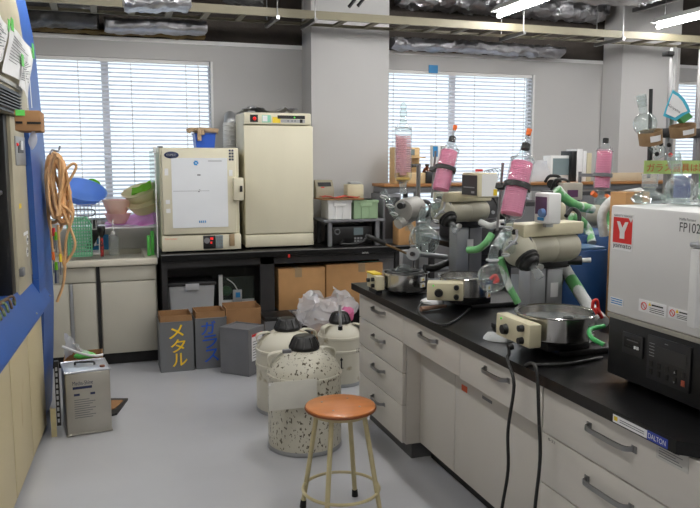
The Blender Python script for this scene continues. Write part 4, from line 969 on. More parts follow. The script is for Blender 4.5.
m = MB(); m.poly([tuple(PZ(u, v, .0135)) for u, v in ((110, 401), (123, 401), (115, 409), (110, 410))], (0, 0, .006)); obj('mat_top', m, card2, t)

# ---------------------------------------------------------------- cryogenic dewars
def dewar(cx, cy, R, hs, hc, rc, mt, label, handles, clip=None, ring2=False):
    t = thing('liquid_nitrogen_dewar', label, 'dewar', (cx, cy, 0)); T = Matrix.Translation((cx, cy, 0))
    dz = hc-hs
    pr = [(R*.93, 0.001), (R*.985, .012), (R, .03), (R, hs-.012), (R+.004, hs-.009), (R+.006, hs), (R+.004, hs+.009), (R-.002, hs+.012), (R*.97, hs+dz*.22), (R*.87, hs+dz*.48), (R*.70, hs+dz*.72), (R*.5, hs+dz*.90), (rc*1.02, hs+dz*.97), (rc*.95, hc)]
    obj('vessel_body', MB().lathe(pr, T, 48), mt, t)
    obj('base_ring', MB().lathe([(R*1.0, .0015), (R*1.012, .005), (R*1.012, .02), (R*1.0, .024)], T, 48, False, False), alu, t)
    lid = obj('neck_cap', MB().lathe([(rc*1.0, hc-.006), (rc*1.08, hc+.002), (rc*1.08, hc+.014), (rc*1.0, hc+.022), (rc*.90, hc+.040), (rc*.74, hc+.058), (rc*.68, hc+.066), (rc*.6, hc+.069), (0, hc+.066)], T, 32), blackp, t)
    m = MB()
    for k in range(10):
        A = 2*PI*k/10; m.tube([(cx+rc*1.07*math.cos(A), cy+rc*1.07*math.sin(A), hc+.012), (cx+rc*.90*math.cos(A), cy+rc*.90*math.sin(A), hc+.041), (cx+rc*.72*math.cos(A), cy+rc*.72*math.sin(A), hc+.062)], .004, 6)
    obj('cap_rib', m, blackp, lid)
    for A in handles:
        A = math.radians(A); u = V((math.cos(A), math.sin(A), 0)); s_ = V((-math.sin(A), math.cos(A), 0)); c0 = V((cx, cy, 0)); m = MB()
        pts = [c0+u*(R*.93)+V((0, 0, hs+dz*.30)), c0+u*(R*.97)+V((0, 0, hs+dz*.62)), c0+u*(R*.88)+V((0, 0, hs+dz*.80)), c0+u*(R*.62)+V((0, 0, hs+dz*.88)), c0+u*(R*.52)+V((0, 0, hs+dz*.84))]
        pts = spl(pts, 5); rows = []
        for p_ in pts: rows.append([m.bm.verts.new(p_+s_*w_+o_) for w_, o_ in ((-.022, V((0, 0, 0))), (.022, V((0, 0, 0))), (.022, u*.006+V((0, 0, .004))), (-.022, u*.006+V((0, 0, .004))))])
        for r0, r1 in zip(rows, rows[1:]):
            for k in range(4): m.bm.faces.new((r0[k], r0[(k+1) % 4], r1[(k+1) % 4], r1[k]))
        m.bm.faces.new(rows[0][::-1]); m.bm.faces.new(rows[-1]); obj('handle', m, dewarc, t)
    if ring2: obj('body_ring', MB().lathe([(R*.998, hs-.10), (R+.005, hs-.096), (R+.005, hs-.08), (R*.998, hs-.076)], T, 48, False, False), dewarc, t)
    return t
d1 = dewar(.985, 3.69, .193, .392, .523, .075, dewarm, 'scuffed cream liquid nitrogen dewar nearest the stool, with a pale plate on its front', (172, 20))
obj('lock_arm', MB().box(.965-.115, .965-.07, 3.60, 3.62, .525, .545, .004), greyp, d1)
# pale plate on the front
m = MB(); ca = V((.965, 3.69, 0))
za, zb = .245, .335
p0 = P(268.5, 395, 3.47); p1 = P(317, 395, 3.47); zt_ = P(290, 381, 3.47).z; zb_ = P(290, 409, 3.47).z
m.box(p0.x, p1.x, 3.468, 3.471, zb_, zt_, .001); obj('front_plate', m, mat('pale_plate', (206, 204, 194), .45, var=.06, scale=10), d1)
m = MB(); m.cyl(((p0.x+p1.x)/2, 3.4715, (zt_+zb_)/2), ((p0.x+p1.x)/2, 3.50, (zt_+zb_)/2), .01, seg=10); m.cyl((p0.x+.006, 3.4655, zt_-.01), (p0.x+.006, 3.468, zt_-.01), .005, seg=10); obj('plate_fixing', m, whitep, d1)
d2 = dewar(1.04, 4.29, .188, .375, .49, .074, dewarc, 'stained cream liquid nitrogen dewar behind the nearest one, at its left', (175, 10), ring2=True)
d3 = dewar(1.505, 4.70, .148, .325, .415, .070, dewarc, 'cream liquid nitrogen dewar beside the drawers with a metal rod at its neck', (200, 340), ring2=True)
text(d3, '10', (1.575, 4.70-.138, .23), (.9, .42, 0), (0, 0, 1), .03, inkk, width=.03, ext=.004)
q = P(342, 372, 4.54)
m = MB(); m.box(q.x-.001-.003, q.x+.004, 4.548, 4.551, .14, .19); m.poly([(q.x-.012, 4.5515, .19), (q.x+.012, 4.5515, .19), (q.x, 4.5515, .21)], (0, -.003, 0)); m.box(q.x-.014, q.x+.014, 4.5485, 4.5515, .135, .14); obj('up_arrow', m, inkk, d3)
obj('neck_rod', MB().cyl((1.478, 4.60, .36), (1.472, 4.60, .555), .011, .009, 12), alu, d3)
obj('rod_knob', MB().cyl((1.476, 4.60, .385), (1.475, 4.60, .41), .016, seg=12), blackp, d3)
tag(obj('cardboard_sheet', MB().box(1.44, 1.72, 4.86, 5.2, .0, .29, .003), card), 'brown cardboard carton on the floor behind the dewar beside the drawers', 'box')
m = MB(); cb = V((1.50, 5.02, .292))
def fb(s_, q):
    A = 2*PI*s_; r = .17*(math.sin(PI*(.12+.82*q)))**.7
    return (cb.x+r*1.25*math.cos(A)+.03*math.sin(3*A), cb.y+r*.8*math.sin(A), cb.z+.01+.26*q+.035*math.cos(2*A)*q)
m.sheet(crumple(fb, .05, 81), 40, 18); tag(obj('plastic_bag', m, bag), 'big crumpled translucent plastic bag on the carton behind the dewars', 'bag')
m = MB(); cp_ = V((1.62, 4.93, .36)); m.sheet(crumple(lambda s_, q: (cp_.x+.07*math.cos(2*PI*s_)*math.sin(PI*(.1+.8*q)), cp_.y+.05*math.sin(2*PI*s_)*math.sin(PI*(.1+.8*q)), cp_.z+.10*q), .02, 83), 20, 10)
tag(obj('pink_bag', m, pinkbag), 'small pink plastic bag in front of the translucent bag', 'bag')
# ---------------------------------------------------------------- stool
cx, cy = .926, 2.885; f1 = V((.786, 2.987)); f2 = V((1.036, 3.017))
sl = thing('round_stool', 'round stool with orange plywood seat and cream steel legs', 'stool', (cx, cy, 0))
obj('seat', MB().lathe([(.128, .460), (.146, .463), (.149, .470), (.147, .477), (.138, .4805), (0, .481)], Matrix.Translation((cx, cy, 0)), 48), seatm, sl)
obj('seat_rim', MB().lathe([(.1495, .4635), (.1512, .466), (.1512, .4715), (.1495, .474)], Matrix.Translation((cx, cy, 0)), 48, False, False), seate, sl)
obj('seat_ring', MB().lathe([(.10, .444), (.125, .444), (.125, .459), (.10, .459)], Matrix.Translation((cx, cy, 0)), 40), stoolm, sl)
c2 = V((cx, cy)); r1 = (f2-V((.926, 2.877))); 
fdir = []
for k in range(4):
    A = math.atan2(r1.y, r1.x)+k*PI/2; fdir.append(V((math.cos(A), math.sin(A), 0)))
rf_ = r1.length
for d_ in fdir:
    tp = V((cx, cy, .447))+d_*.105; ft = V((cx, cy-.008, .012))+d_*rf_
    lg = obj('leg', MB().cyl(ft, tp, .0105, seg=16), stoolm, sl); obj('rubber_foot', MB().cyl(ft-V((0, 0, .012)), ft+(tp-ft)*.05, .0145, .0125, 14), rubber, lg)
obj('foot_ring', MB().torus((cx, cy-.006, .115), rf_*.91, .007, (0, 0, 1), 48, 8), stoolm, sl)
m = MB()
for d_ in fdir: m.cyl(V((cx, cy, .4805))+d_*.085, V((cx, cy, .4822))+d_*.085, .005, seg=10)
obj('screw', m, chrome, sl)

# ---------------------------------------------------------------- main bench
BX, BY0, BY1, BZ = 1.35, 1.355, 4.0, .8
FX = 1.385
wt = thing('bench_worktop', 'long black worktop of the right-hand lab bench', 'worktop', (BX, BY0, BZ-.035))
obj('top_slab', MB().poly([(BX, BY1, BZ-.036), (2.95, BY1, BZ-.036), (2.95, BY0, BZ-.036), (BX+.09, BY0, BZ-.036), (BX, BY0+.09, BZ-.036)], (0, 0, .036)), blacktop, wt)
a = PX(613, 417, BX-.001); b2 = PX(647, 434, BX-.001)
lb = obj('white_label', MB().box(BX-.0015, BX-.0003, b2.y, a.y, .768, .790), paper, wt)
m = MB(); m.box(BX-.0022, BX-.0016, b2.y+.01, a.y-.03, .775, .777); m.box(BX-.0022, BX-.0016, b2.y+.01, a.y-.03, .781, .783); obj('printed_line', m, greyp, lb)
obj('yellow_mark', MB().box(BX-.0022, BX-.0016, a.y-.02, a.y-.006, .774, .786), yst, lb)
c_ = PX(668, 440, BX-.001); bl_ = obj('blue_label', MB().box(BX-.0015, BX-.0003, c_.y, b2.y-.001, .767, .792), mat('maker_blue', (34, 58, 150), .4), wt)
text(bl_, 'DALTON', (BX-.0017, b2.y-.006, .7725), (0, -1, 0), (0, 0, 1), .014, whitep, width=(b2.y-c_.y)-.012)
def handle(par, y, z, L=.15):
    m = MB(); x = FX
    pts = [(x-.002, y-L/2, z), (x-.024, y-L/2+.018, z), (x-.027, y, z), (x-.024, y+L/2-.018, z), (x-.002, y+L/2, z)]
    pts = spl(pts, 4); rows = []
    for p_ in pts: rows.append([m.bm.verts.new((p_.x+dx, p_.y, p_.z+dz)) for dx, dz in ((0, -.008), (-.006, -.007), (-.006, .007), (0, .008))])
    for r0, r1 in zip(rows, rows[1:]):
        for k in range(4): m.bm.faces.new((r0[k], r0[(k+1) % 4], r1[(k+1) % 4], r1[k]))
    m.bm.faces.new(rows[0][::-1]); m.bm.faces.new(rows[-1])
    m.box(x-.004, x-.0005, y-L/2-.012, y-L/2+.01, z-.010, z+.010, .001); m.box(x-.004, x-.0005, y+L/2-.01, y+L/2+.012, z-.010, z+.010, .001)
    return obj('handle', m, chrome, par)
def drawers(t, y0, y1, zs, hl=.15):
    for z0, z1 in zip(zs[1:], zs):
        d = obj('drawer', MB().box(FX, FX+.02, y0+.002, y1-.002, z0+.0025, z1-.0025, .0015), benchm, t)
        handle(d, (y0+y1)/2, (z0+z1)/2+.012+(z1-z0)*.08, hl)
far = thing('drawer_cabinet', 'light grey four-drawer bench cabinet nearest the window', 'cabinet', (FX, 3.63, 0))
obj('carcass', MB().box(FX+.021, 2.9, 3.31, 3.96, .085, .763), benchm, far)
obj('plinth', MB().box(FX+.06, 2.85, 3.33, 3.94, 0, .085), mat('plinth_grey', (92, 92, 92), .5), far)
drawers(far, 3.31, 3.96, (.758, .61, .452, .285, .092), .16)
mid = thing('apron_cabinet', 'light grey kneehole bench unit with two shallow drawers over plain panels', 'cabinet', (FX, 2.7, 0))
obj('carcass', MB().box(FX+.021, 2.9, 2.092, 3.308, .605, .763), benchm, mid)
drawers(mid, 2.70, 3.308, (.758, .605), .17); drawers(mid, 2.092, 2.70, (.758, .600), .17)
obj('back_panel', MB().box(1.48, 1.50, 2.925, 3.308, .09, .604, .001), panelm, mid); obj('back_panel', MB().box(1.48, 1.50, 2.095, 2.921, .09, .604, .001), panelm, mid)
obj('plinth', MB().box(1.545, 1.56, 2.095, 3.308, 0, .10), kick, mid)
q = PX(464.5, 388.5, 1.479); obj('orange_sticker', MB().box(1.4775, 1.4795, q.y-.025, q.y+.025, q.z-.013, q.z+.013), mat('red_orange', (206, 84, 44), .5), mid)
q = PX(486, 399, 1.479); obj('white_label', MB().box(1.4775, 1.4795, q.y-.05, q.y+.03, q.z-.006, q.z+.006), greyp, mid)
near = thing('drawer_cabinet', 'light grey three-drawer bench cabinet nearest the camera', 'cabinet', (FX, 1.75, 0))
obj('carcass', MB().box(FX+.021, 2.9, 1.385, 2.088, .085, .763), benchm, near)
obj('plinth', MB().box(FX+.06, 2.85, 1.40, 2.07, 0, .085), kick, near)
drawers(near, 1.385, 2.088, (.758, .592, .416, .092), .2)
q = PX(550, 440, FX-.001); m = MB()
m.box(FX-.001, FX-.0002, q.y-.002, q.y+.002, q.z-.01, q.z+.01); 
text(near, 'B-22', (FX-.0004, q.y+.01, q.z-.004), (0, -1, 0), (0, 0, 1), .009, inkk, width=.04); m.bm.free()
q = PX(677, 460, FX-.001); lb = obj('paper_label', MB().box(FX-.0015, FX-.0003, q.y-.04, q.y+.075, q.z-.022, q.z+.03), mat('label_grey', (184, 182, 176), .6), near)
m = MB()
for k in range(6): m.box(FX-.0022, FX-.0016, q.y-.02+.012*(k % 3), q.y+.065, q.z-.014+k*.007, q.z-.0118+k*.007)
obj('printed_line', m, greyp, lb)

# ---------------------------------------------------------------- rotary evaporators
def elli(t, name, c, r, mt, sc=(1, 1, 1), seg=28): return obj(name, MB().sphere(c, r, seg, sc), mt, t)
def flask(t, name, c, r, neck, mt, nr=.25):
    c = V(c); d = V(neck).normalized(); n = 18; pr = []
    for i in range(n+1):
        a_ = PI*i/n
        if math.sin(PI-a_)*r < nr*r and a_ > PI/2: break
        pr.append((r*math.sin(a_), -r*math.cos(a_)))
    L = V(neck).length; zt_ = pr[-1][1]; pr += [(nr*r, zt_+.003), (nr*r, L*.8), (nr*r*1.25, L*.82), (nr*r*1.25, L)]
    M = Matrix.Translation(c) @ d.to_track_quat('Z', 'Y').to_matrix().to_4x4()
    return obj(name, MB().lathe(pr, M, 32, True, False), mt, t)
def condenser(t, bot, top, R, coilm, y, clampf=.52, pinkfill=True, fill0=.0, fill1=.86, turns=26):
    bot, top = V(bot), V(top); ax = (top-bot); L = ax.length; dn = ax.normalized(); M = Matrix.Translation(bot) @ dn.to_track_quat('Z', 'Y').to_matrix().to_4x4()
    pr = [(R*.35, -.03), (R*.4, -.005), (R*.85, .004), (R, .02), (R, L-.02), (R*.93, L-.008), (R*.5, L), (R*.42, L+.02), (R*.42, L+.04)]
    g_ = obj('condenser_jacket', MB().lathe(pr, M, 36, False, False), clear, t)
    m = MB(); pts = []; rr = R*.84; N_ = turns*18
    for i in range(N_+1):
        a_ = 2*PI*turns*i/N_; z = L*(fill0+(fill1-fill0)*i/N_)+.012; pts.append(M @ V((rr*math.cos(a_), rr*math.sin(a_), z)))
    m.tube(pts, L*(fill1-fill0)/turns*.36, 6); cm_ = obj('cooling_coil', m, coilm, g_)
    if pinkfill: obj('coolant_core', MB().lathe([(0, L*fill0+.012), (R*.83, L*fill0+.014), (R*.83, L*fill1+.01), (0, L*fill1+.012)], M, 24), coilm, g_)
    m = MB()
    for s_ in (1, -1): m.tube([M @ V((s_*R*.9, 0, L+.004)), M @ V((s_*R*.95, 0, L-.016)), M @ V((s_*R*.6, 0, L+.012))], .0022, 6)
    m.torus(M @ V((0, 0, L-.012)), R*.99, .002, dn, 28, 6); obj('top_rim', m, frost, g_)
    return M, L
def rotavap(label, f, yb, k, cond, disp, bathc, bathr, ctl, hand='a'):
    # f maps the first machine's picture measurements to this one; yb = depth of its bath centre
    def p(u, v, dy=0): return P(*f(u, v), yb+dy)
    base = V((bathc.x, yb, BZ+.001))
    t = thing('rotary_evaporator', label, 'rotary evaporator', tuple(base))
    # foot plate and column
    cs_ = 7 if hand == 'b' else 0; cl = p(530+cs_, 285, .31); cr_ = p(562+cs_, 285, .31); ctop = p(546, 268, .31).z
    xm = cl.x+(cr_.x-cl.x)*.5; yc = cl.y
    obj('base_plate', MB().box(cl.x-.12, cr_.x+.06, yb-.10, yc+.10, BZ+.001, BZ+.022, .004), blackm, t)
    obj('bath_stand', MB().box(bathc.x-.09, bathc.x+.09, yb-.09, yb+.10, BZ+.023, bathc.z-.093, .004), blackm, t)
    c1 = obj('lift_column', MB().box(cl.x, xm-.002, yc, yc+.09, BZ+.023, ctop, .004), alu, t)
    obj('column_cover', MB().box(xm+.002, cr_.x, yc-.004, yc+.09, BZ+.023, ctop-.004, .004), greyp if hand == 'b' else alu, t)
    q = p(555, 290, .30); obj('rating_label', MB().box(q.x-.018, q.x+.018, yc-.0055, yc-.0043, q.z-.03, q.z+.03), paper, c1)
    obj('column_head', MB().box(cl.x-.015, cr_.x+.012, yc-.02, yc+.10, ctop+.001, ctop+.035, .005), blackm, t)
    q = p(540, 269, .28); q2 = q+V((0, -.012, 0)); obj('tilt_knob', MB().cyl((q.x, yc-.021, ctop+.012), (q.x, yc-.04, ctop+.012), .012, seg=14), whitep, t)
    # clamp lever at the right
    a_ = V((cr_.x+.013, yc+.02, ctop+.022)); ds = V((.07, -.03, .004))
    lv = obj('clamp_lever', MB().cyl(a_, a_+ds, .016, .02, 14), blackp, t); obj('lever_tip', MB().cyl(a_+ds, a_+ds*1.5, .010, seg=12), whitep, lv)
    # drive housing
    hr = .058*k; A0 = p(518, 252, .2); A1 = p(572, 250, .26)
    A0.z = A1.z = ctop+.037+hr
    ds = (A1-A0).normalized()
    hd_ = obj('drive_housing', MB().cyl(A0, A1, 0, prof=[(hr*.5, -.02), (hr*.93, .02), (hr, .12), (hr, .55), (hr*.96, .56), (hr*1.04, .6), (hr*1.04, .9), (hr*.9, .99), (hr*.6, 1)]), greige, t)
    M = Matrix.Translation(A0+(A1-A0)*.45+V((0, 0, hr*1.05+.012))) @ Matrix.Rotation(math.atan2(ds.y, ds.x), 4, 'Z')
    L = (A1-A0).length
    obj('top_cover', MB(M).box(-L*.52, L*.58, -.052*k, .055*k, -.02, .022*k+.008, .007), cream2, t)
    obj('side_knob', MB().cyl(M @ V((-L*.52, -.01, 0)), M @ V((-L*.52-.016, -.012, 0)), .011, seg=12), blackp, t)
    # rotation head with bellow
    e0 = A0+V((.004, -.02, -.01)); e1 = e0+V((.014, -.055, -.042))*k
    obj('rotation_head', MB().sphere(A0+V((0, -.012, 0)), hr*1.12, 28, (1, 1, 1)), greige, t)
    ring = obj('clamp_ring', MB().torus(A0+V((-.006, -.0, .006)), hr*1.10, .010*k, (-1, -.35, .35), 40, 10), darkp, t)
    obj('black_bellow', MB().cyl(e0, e1, 0, prof=[(hr*.84, .3), (hr*.86, .5), (hr*.76, .6), (hr*.80, .72), (hr*.66, .8), (hr*.62, .92), (hr*.5, 1)]), rubber, t)
    gd = (e1-e0).normalized(); g0 = e1-gd*.005
    obj('glass_joint', MB().cyl(g0, g0+gd*.045*k+V((.008, 0, -.02)), .013, .018, 20), frost, t)
    # condenser
    cb_, ct_ = V(cond[0]), V(cond[1]); R = cond[2]; Mc, Lc = condenser(t, cb_, ct_, R, pinkliq, yb)
    obj('black_cap', MB(Mc).lathe([(R*.36, Lc+.03), (R*.36, Lc+.052), (R*.3, Lc+.055)], None, 18), rubber, t)
    tb_ = obj('inlet_tube', MB(Mc).tube([(0, 0, Lc+.05), (.004, 0, Lc+.075), (.0, 0, Lc+.10)], .006, 10), frost, t)
    obj('orange_stopper', MB(Mc).cyl((0, 0, Lc+.088), (.0, 0, Lc+.112), .009, .011, 14), orange, t)
    zc_ = Lc*.46
    m = MB(Mc); m.lathe([(R*1.02, zc_), (R*1.13, zc_), (R*1.13, zc_+.022*k), (R*1.02, zc_+.022*k)], None, 36, False, False); m.box(R*1.1, R*1.9, -.012, .012, zc_, zc_+.02); obj('clamp_band', m, rubber, t)
    # support rod behind the condenser
    cc = Mc @ V((R*1.8, 0, zc_+.01)); obj('support_rod', MB().cyl((cc.x+.012, cc.y+.02, M.translation.z), (cc.x+.03, cc.y+.02, cc.z+.09), .0055, seg=10), chrome, t)
    # distributor glass and receiving flask
    j0 = Mc @ V((0, 0, -.02)); fc = p(492, 278, .12); fr = .052*k+.004
    obj('distributor_tube', MB().tube(spl([j0+V((0, 0, .01)), j0+V((-.01, 0, -.04)), fc+V((.01, .0, fr+.06)), fc+V((.004, 0, fr*.9))]), .017, 14), clearf, t)
    obj('vapour_tube', MB().tube(spl([j0+V((-.01, 0, -.03)), (j0+A0)/2+V((-.035, -.02, -.02)), A0+V((-.03, -.03, -.01))]), .019, 14), clearf, t)
    for d_, r_ in ((V((-.022, -.01, -.045)), .024), (V((-.03, 0, -.09)), .020)): elli(t, 'joint_bulb', j0+d_, r_, clearf, (1, 1, .8), 20)
    m = MB(); 
    for q_ in (V((-.02, -.03, -.02)), V((.0, -.03, -.075)), V((-.03, -.03, -.12))): m.torus(j0+q_, .014, .0035, (.3, .4, 1), 20, 6)
    m.tube(spl([j0+V((.02, -.02, -.03)), j0+V((-.0, -.05, -.06)), j0+V((-.04, -.04, -.10))]), .005, 8); obj('joint_clip', m, alu, t)
    fl_ = flask(t, 'receiving_flask', fc, fr, (0.003, .0, fr+.035), clearf, .28)
    obj('flask_clip', MB().torus(fc+V((.0, 0, fr+.012)), .020, .005, (0, 0, 1), 20, 8), alu, t)
    if hand == 'a':
        obj('red_clip', MB().tube(spl([fc+V((-.018, -.02, -.0)), fc+V((-.004, -.03, .014)), fc+V((.008, -.03, -.004)), fc+V((-.006, -.03, -.012)), fc+V((.006, -.03, .006))]), .006, 8), red, fl_)
    # green taped vacuum tube
    if hand == 'a': obj('taped_tube', MB().tube(spl([p(500, 258, .22), p(504, 270, .22), p(509, 286, .2), p(518, 303, .18)]), .014*k, 12), gtape, t)
    # display head
    (dx0, dx1, dy0, dy1, dz0, dz1) = disp
    ds_ = obj('display_head', MB().box(dx0, dx1, dy0, dy1, dz0, dz1, .008), whitep if hand == 'a' else cream2, t)
    if hand == 'a':
        obj('display_screen', MB().box(dx0-.0025, dx0-.0003, dy0+.012, dy1-.012, dz0+.035, dz1-.015), screenm, ds_)
        obj('blue_knob', MB().cyl((dx0-.0003, dy0+.03, dz0+.042), (dx0-.018, dy0+.03, dz0+.042), .017, .015, 18), mat('knob_blue', (92, 122, 168), .35), ds_)
        obj('blue_button', MB().box(dx0-.003, dx0-.0003, dy0+.03, dy1-.03, dz0+.012, dz0+.024), bluel2, ds_)
    else:
        obj('display_screen', MB().box(dx0-.0025, dx0-.0003, dy0+.008, dy1-.01, dz0+.01, dz1-.012), darkp, ds_)
        m = MB(); m.box(dx0-.004, dx0-.0026, dy0+.03, dy1-.03, dz0+.045, dz0+.05); m.box(dx0-.004, dx0-.0026, dy0+.03, dy0+.06, dz0+.02, dz0+.03); obj('printed_line', m, alu, ds_)
        obj('grey_side', MB().box(dx0+.02, dx1-.004, dy0-.002, dy0-.0003, dz0+.006, dz1-.006), whitep, ds_)
        obj('yellow_sticker', MB().box(dx1-.025, dx1-.006, dy0-.004, dy0-.0022, dz0+.01, dz0+.04), yst, ds_)
    zb = M.translation.z+.03
    if dz0 > zb: obj('display_post', MB().box((dx0+dx1)/2-.012, (dx0+dx1)/2+.02, (dy0+dy1)/2-.01, (dy0+dy1)/2+.01, zb-.01, dz0+.005), alu, t)
    cbp = spl([V((dx1, dy1-.02, dz0+.02)), V((dx1+.05, dy1, dz0+.01)), V((dx1+.09, dy1-.02, dz0-.06)), V((dx1+.07, dy1-.04, dz0-.16)), V((dx1+.05, dy1, dz0-.22))])
    if hand == 'b': obj('black_cable', MB().tube(cbp, .006, 8), rubber, t)
    # water bath: its own appliance
    B = thing('water_bath', bath_labels[hand], 'water bath', (bathc.x, bathc.y, bathc.z-.092), 0, None)
    T = Matrix.Translation((bathc.x, bathc.y, 0)); z1 = bathc.z; z0 = z1-.0915; r = bathr
    obj('bath_pan', MB().lathe([(0, z0), (r*.92, z0), (r*.96, z0+.006), (r*.96, z1-.006), (r*1.02, z1-.003), (r*1.03, z1), (r*1.01, z1+.003), (r*.93, z1-.001), (r*.92, z0+.02), (r*.88, z0+.012), (0, z0+.01)], T, 56), steel, B)
    obj('bath_water', MB().lathe([(0, z1-.03), (r*.915, z1-.03), (r*.915, z1-.028), (0, z1-.028)], T, 40), mat('bath_water_'+hand, (110, 116, 116), .05, 0, var=.02, spec=.8), B)
    m = MB(); m.cyl((bathc.x+r*.3, bathc.y-.02, z1-.027), (bathc.x+r*.3, bathc.y-.02, z1-.02), .02, seg=14); obj('float', m, darkp, B)
    ym0, ym1, cz0, cz1, cx0, cx1, rot = ctl
    Mx = Matrix.Translation((cx0, (ym0+ym1)/2, 0)) @ Matrix.Rotation(rot, 4, 'Z'); h_ = (ym1-ym0)/2; w_ = cx1-cx0
    cb2 = obj('control_box', MB(Mx).box(0, w_, -h_, h_, cz0, cz1, .006), cream2, B)
    zm = (cz0+cz1)/2
    for (yy, zz, rr) in ((h_*.35, zm-.005, .020), (-h_*.62, zm+.022, .013), (-h_*.62, zm-.022, .013)):
        kn = obj('knob', MB(Mx).cyl((-.0005, yy, zz), (-.018, yy, zz), rr, rr*.85, 18), blackp, cb2)
    obj('green_lamp', MB(Mx).sphere((-.001, h_*.65, zm+.028), .004, 10), greenled, cb2)
    ang_ = [-.85, -1.0] if hand != 'c' else [-.8, -.95]
    for i_, zz in ((0, z1-.045), (1, z1-.08)):
        a_ = -1.05; c_ = V((bathc.x+r*.968*math.cos(a_), bathc.y+r*.968*math.sin(a_), zz)); td = V((-math.sin(a_), math.cos(a_), 0)); nd = V((math.cos(a_), math.sin(a_), 0))
        m = MB(); pts = [c_-td*.018+V((0, 0, -.012)), c_+td*.018+V((0, 0, -.012)), c_+td*.018+V((0, 0, .014)), c_-td*.018+V((0, 0, .014))]; m.poly(pts, nd*.002)
        lb_ = obj('warning_label', m, paper, B); m = MB(); c_ = c_+nd*.0022; m.poly([c_-td*.008+V((0, 0, -.007)), c_+td*.008+V((0, 0, -.007)), c_+V((0, 0, .010))], nd*.001); obj('warning_triangle', m, yst, lb_)
    return t, B
bath_labels = {'a': 'steel water bath with cream control box nearest the camera, red clip on its rim', 'b': 'steel water bath with cream control box in the middle of the bench row'}
A_b = V((1.575, 2.315, .947))
a0 = P(505, 300, 2.4)
tA, bA = rotavap('greige rotary evaporator with pink condenser and white display head, nearest the camera', lambda u, v: (u, v), 2.315, 1.0,
    (P(510.5, 217, 2.46), P(523.5, 157, 2.50), .046), (P(549, 200, 2.40).x, P(562, 200, 2.40).x, 2.40, 2.50, P(550, 224, 2.42).z, P(550, 193, 2.42).z), A_b, .145,
    (2.185, 2.415, .852, .936, 1.385, 1.435, 0), 'a')
fB = lambda u, v: (459+(u-540)*.78, 209+(v-245)*.80)
B_b = V((1.665, 3.20, .945))
tB, bB = rotavap('greige rotary evaporator with pink condenser and dark display head, middle of the row', fB, 3.20, .95,
    (P(440, 192, 3.30), P(450.5, 147, 3.34), .046), (P(478, 185, 3.15).x, P(498, 185, 3.15).x, 3.15, 3.32, P(475, 198, 3.15).z, P(475, 173, 3.15).z), B_b, .133,
    (2.972, 3.138, .858, .940, 1.485, 1.575, math.radians(63)), 'b')
# ---- red clip on the near bath rim
q = V((A_b.x+.12, A_b.y-.07, A_b.z+.012))
t = thing('red_clamp', 'bright red plastic clamp on the rim of the nearest water bath', 'clamp', q)
m = MB(); m.tube(spl([q+V((-.012, 0, .005)), q+V((-.008, 0, .032)), q+V((.008, 0, .032)), q+V((.014, 0, .005)), q+V((.02, -.005, -.02))]), .006, 8); m.tube(spl([q+V((.0, -.008, .006)), q+V((.012, -.01, -.012)), q+V((.024, -.01, -.03))]), .007, 8); m.tube(spl([q+V((-.012, -.008, .006)), q+V((.0, -.01, -.01))]), .006, 8)
obj('clamp_body', m, red, t)

# ---- far evaporator with clear upright condenser
YC = 3.72
t = thing('rotary_evaporator', 'grey rotary evaporator with a clear upright condenser, farthest from the camera', 'rotary evaporator', (1.6, YC, BZ+.001))
obj('base_plate', MB().box(1.52, 1.80, 3.75, 3.95, BZ+.001, BZ+.02, .004), blackm, t)
hc = P(409, 210, YC+.04)
q = P(418, 210, YC+.14); obj('support_rod', MB().cyl((q.x, q.y, BZ+.02), (q.x, q.y, P(418, 165, q.y).z), .012, seg=14), chrome, t)
q = P(392, 210, YC+.1)
obj('rotation_head', MB().cyl(P(417, 207, YC+.08), P(402, 211, YC-.03), 0, prof=[(.04, 0), (.062, .08), (.066, .7), (.058, .95), (.03, 1)]), mat('head_grey', (150, 148, 142), .4), t)
obj('side_knob', MB().cyl(P(402, 205, YC-.04), P(400, 206, YC-.09), .02, .017, 16), blackp, t)
obj('lower_head', MB().cyl(P(414, 213, YC+.03), P(398, 224, YC-.02), .04, .03, 20), mat('head_grey2', (176, 174, 168), .4), t)
obj('black_clamp', MB().torus(P(423, 209, YC+.05), .045, .012, (-.6, -.5, .3), 30, 8), blackp, t)
elli(t, 'joint_ball', P(419, 213, YC), .04, frost, (1, 1, 1), 22)
obj('glass_stub', MB().cyl(P(408, 222, YC-.02), P(414, 232, YC-.06), .012, .018, 16), frost, t)
cb_, ct_ = P(403, 181, YC), P(403.3, 127, YC+.01)
M, L = condenser(t, cb_, ct_, .046, palepink, YC, pinkfill=False, fill0=.12, fill1=.80, turns=18)
m = MB(M); m.lathe([(0, .03), (.018, .032), (.018, L*.8), (0, L*.8+.002)], None, 18); obj('pale_core', m, palepink, t)
obj('yellow_collar', MB(M).lathe([(.030, .004), (.038, .006), (.038, .018), (.030, .02)], None, 30), mat('amber_ring', (206, 170, 84), .5), t)
m = MB(M); m.lathe([(.018, L+.03), (.014, L+.055), (.020, L+.06), (.020, L+.085), (.012, L+.09), (.018, L+.105), (.012, L+.125), (.003, L+.128)], None, 20); obj('top_joint', m, clearf, t)
obj('lower_joint', MB(M).lathe([(.012, -.07), (.019, -.065), (.019, -.045), (.014, -.04), (.020, -.03), (.020, -.005)], None, 20), frost, t)
m = MB(); m.tube(spl([P(383, 191, YC-.03), P(388, 200, YC-.04), P(393, 213, YC-.05), P(398, 218, YC-.04)]), .016, 12); m.tube(spl([P(381, 192, YC-.03), P(384, 196, YC-.03)]), .008, 8)
m.tube(spl([P(394, 198, YC-.02), P(391, 206, YC-.02), P(395, 214, YC-.02)]), .012, 10); obj('vapour_tube', m, clearf, t)
m = MB(); 
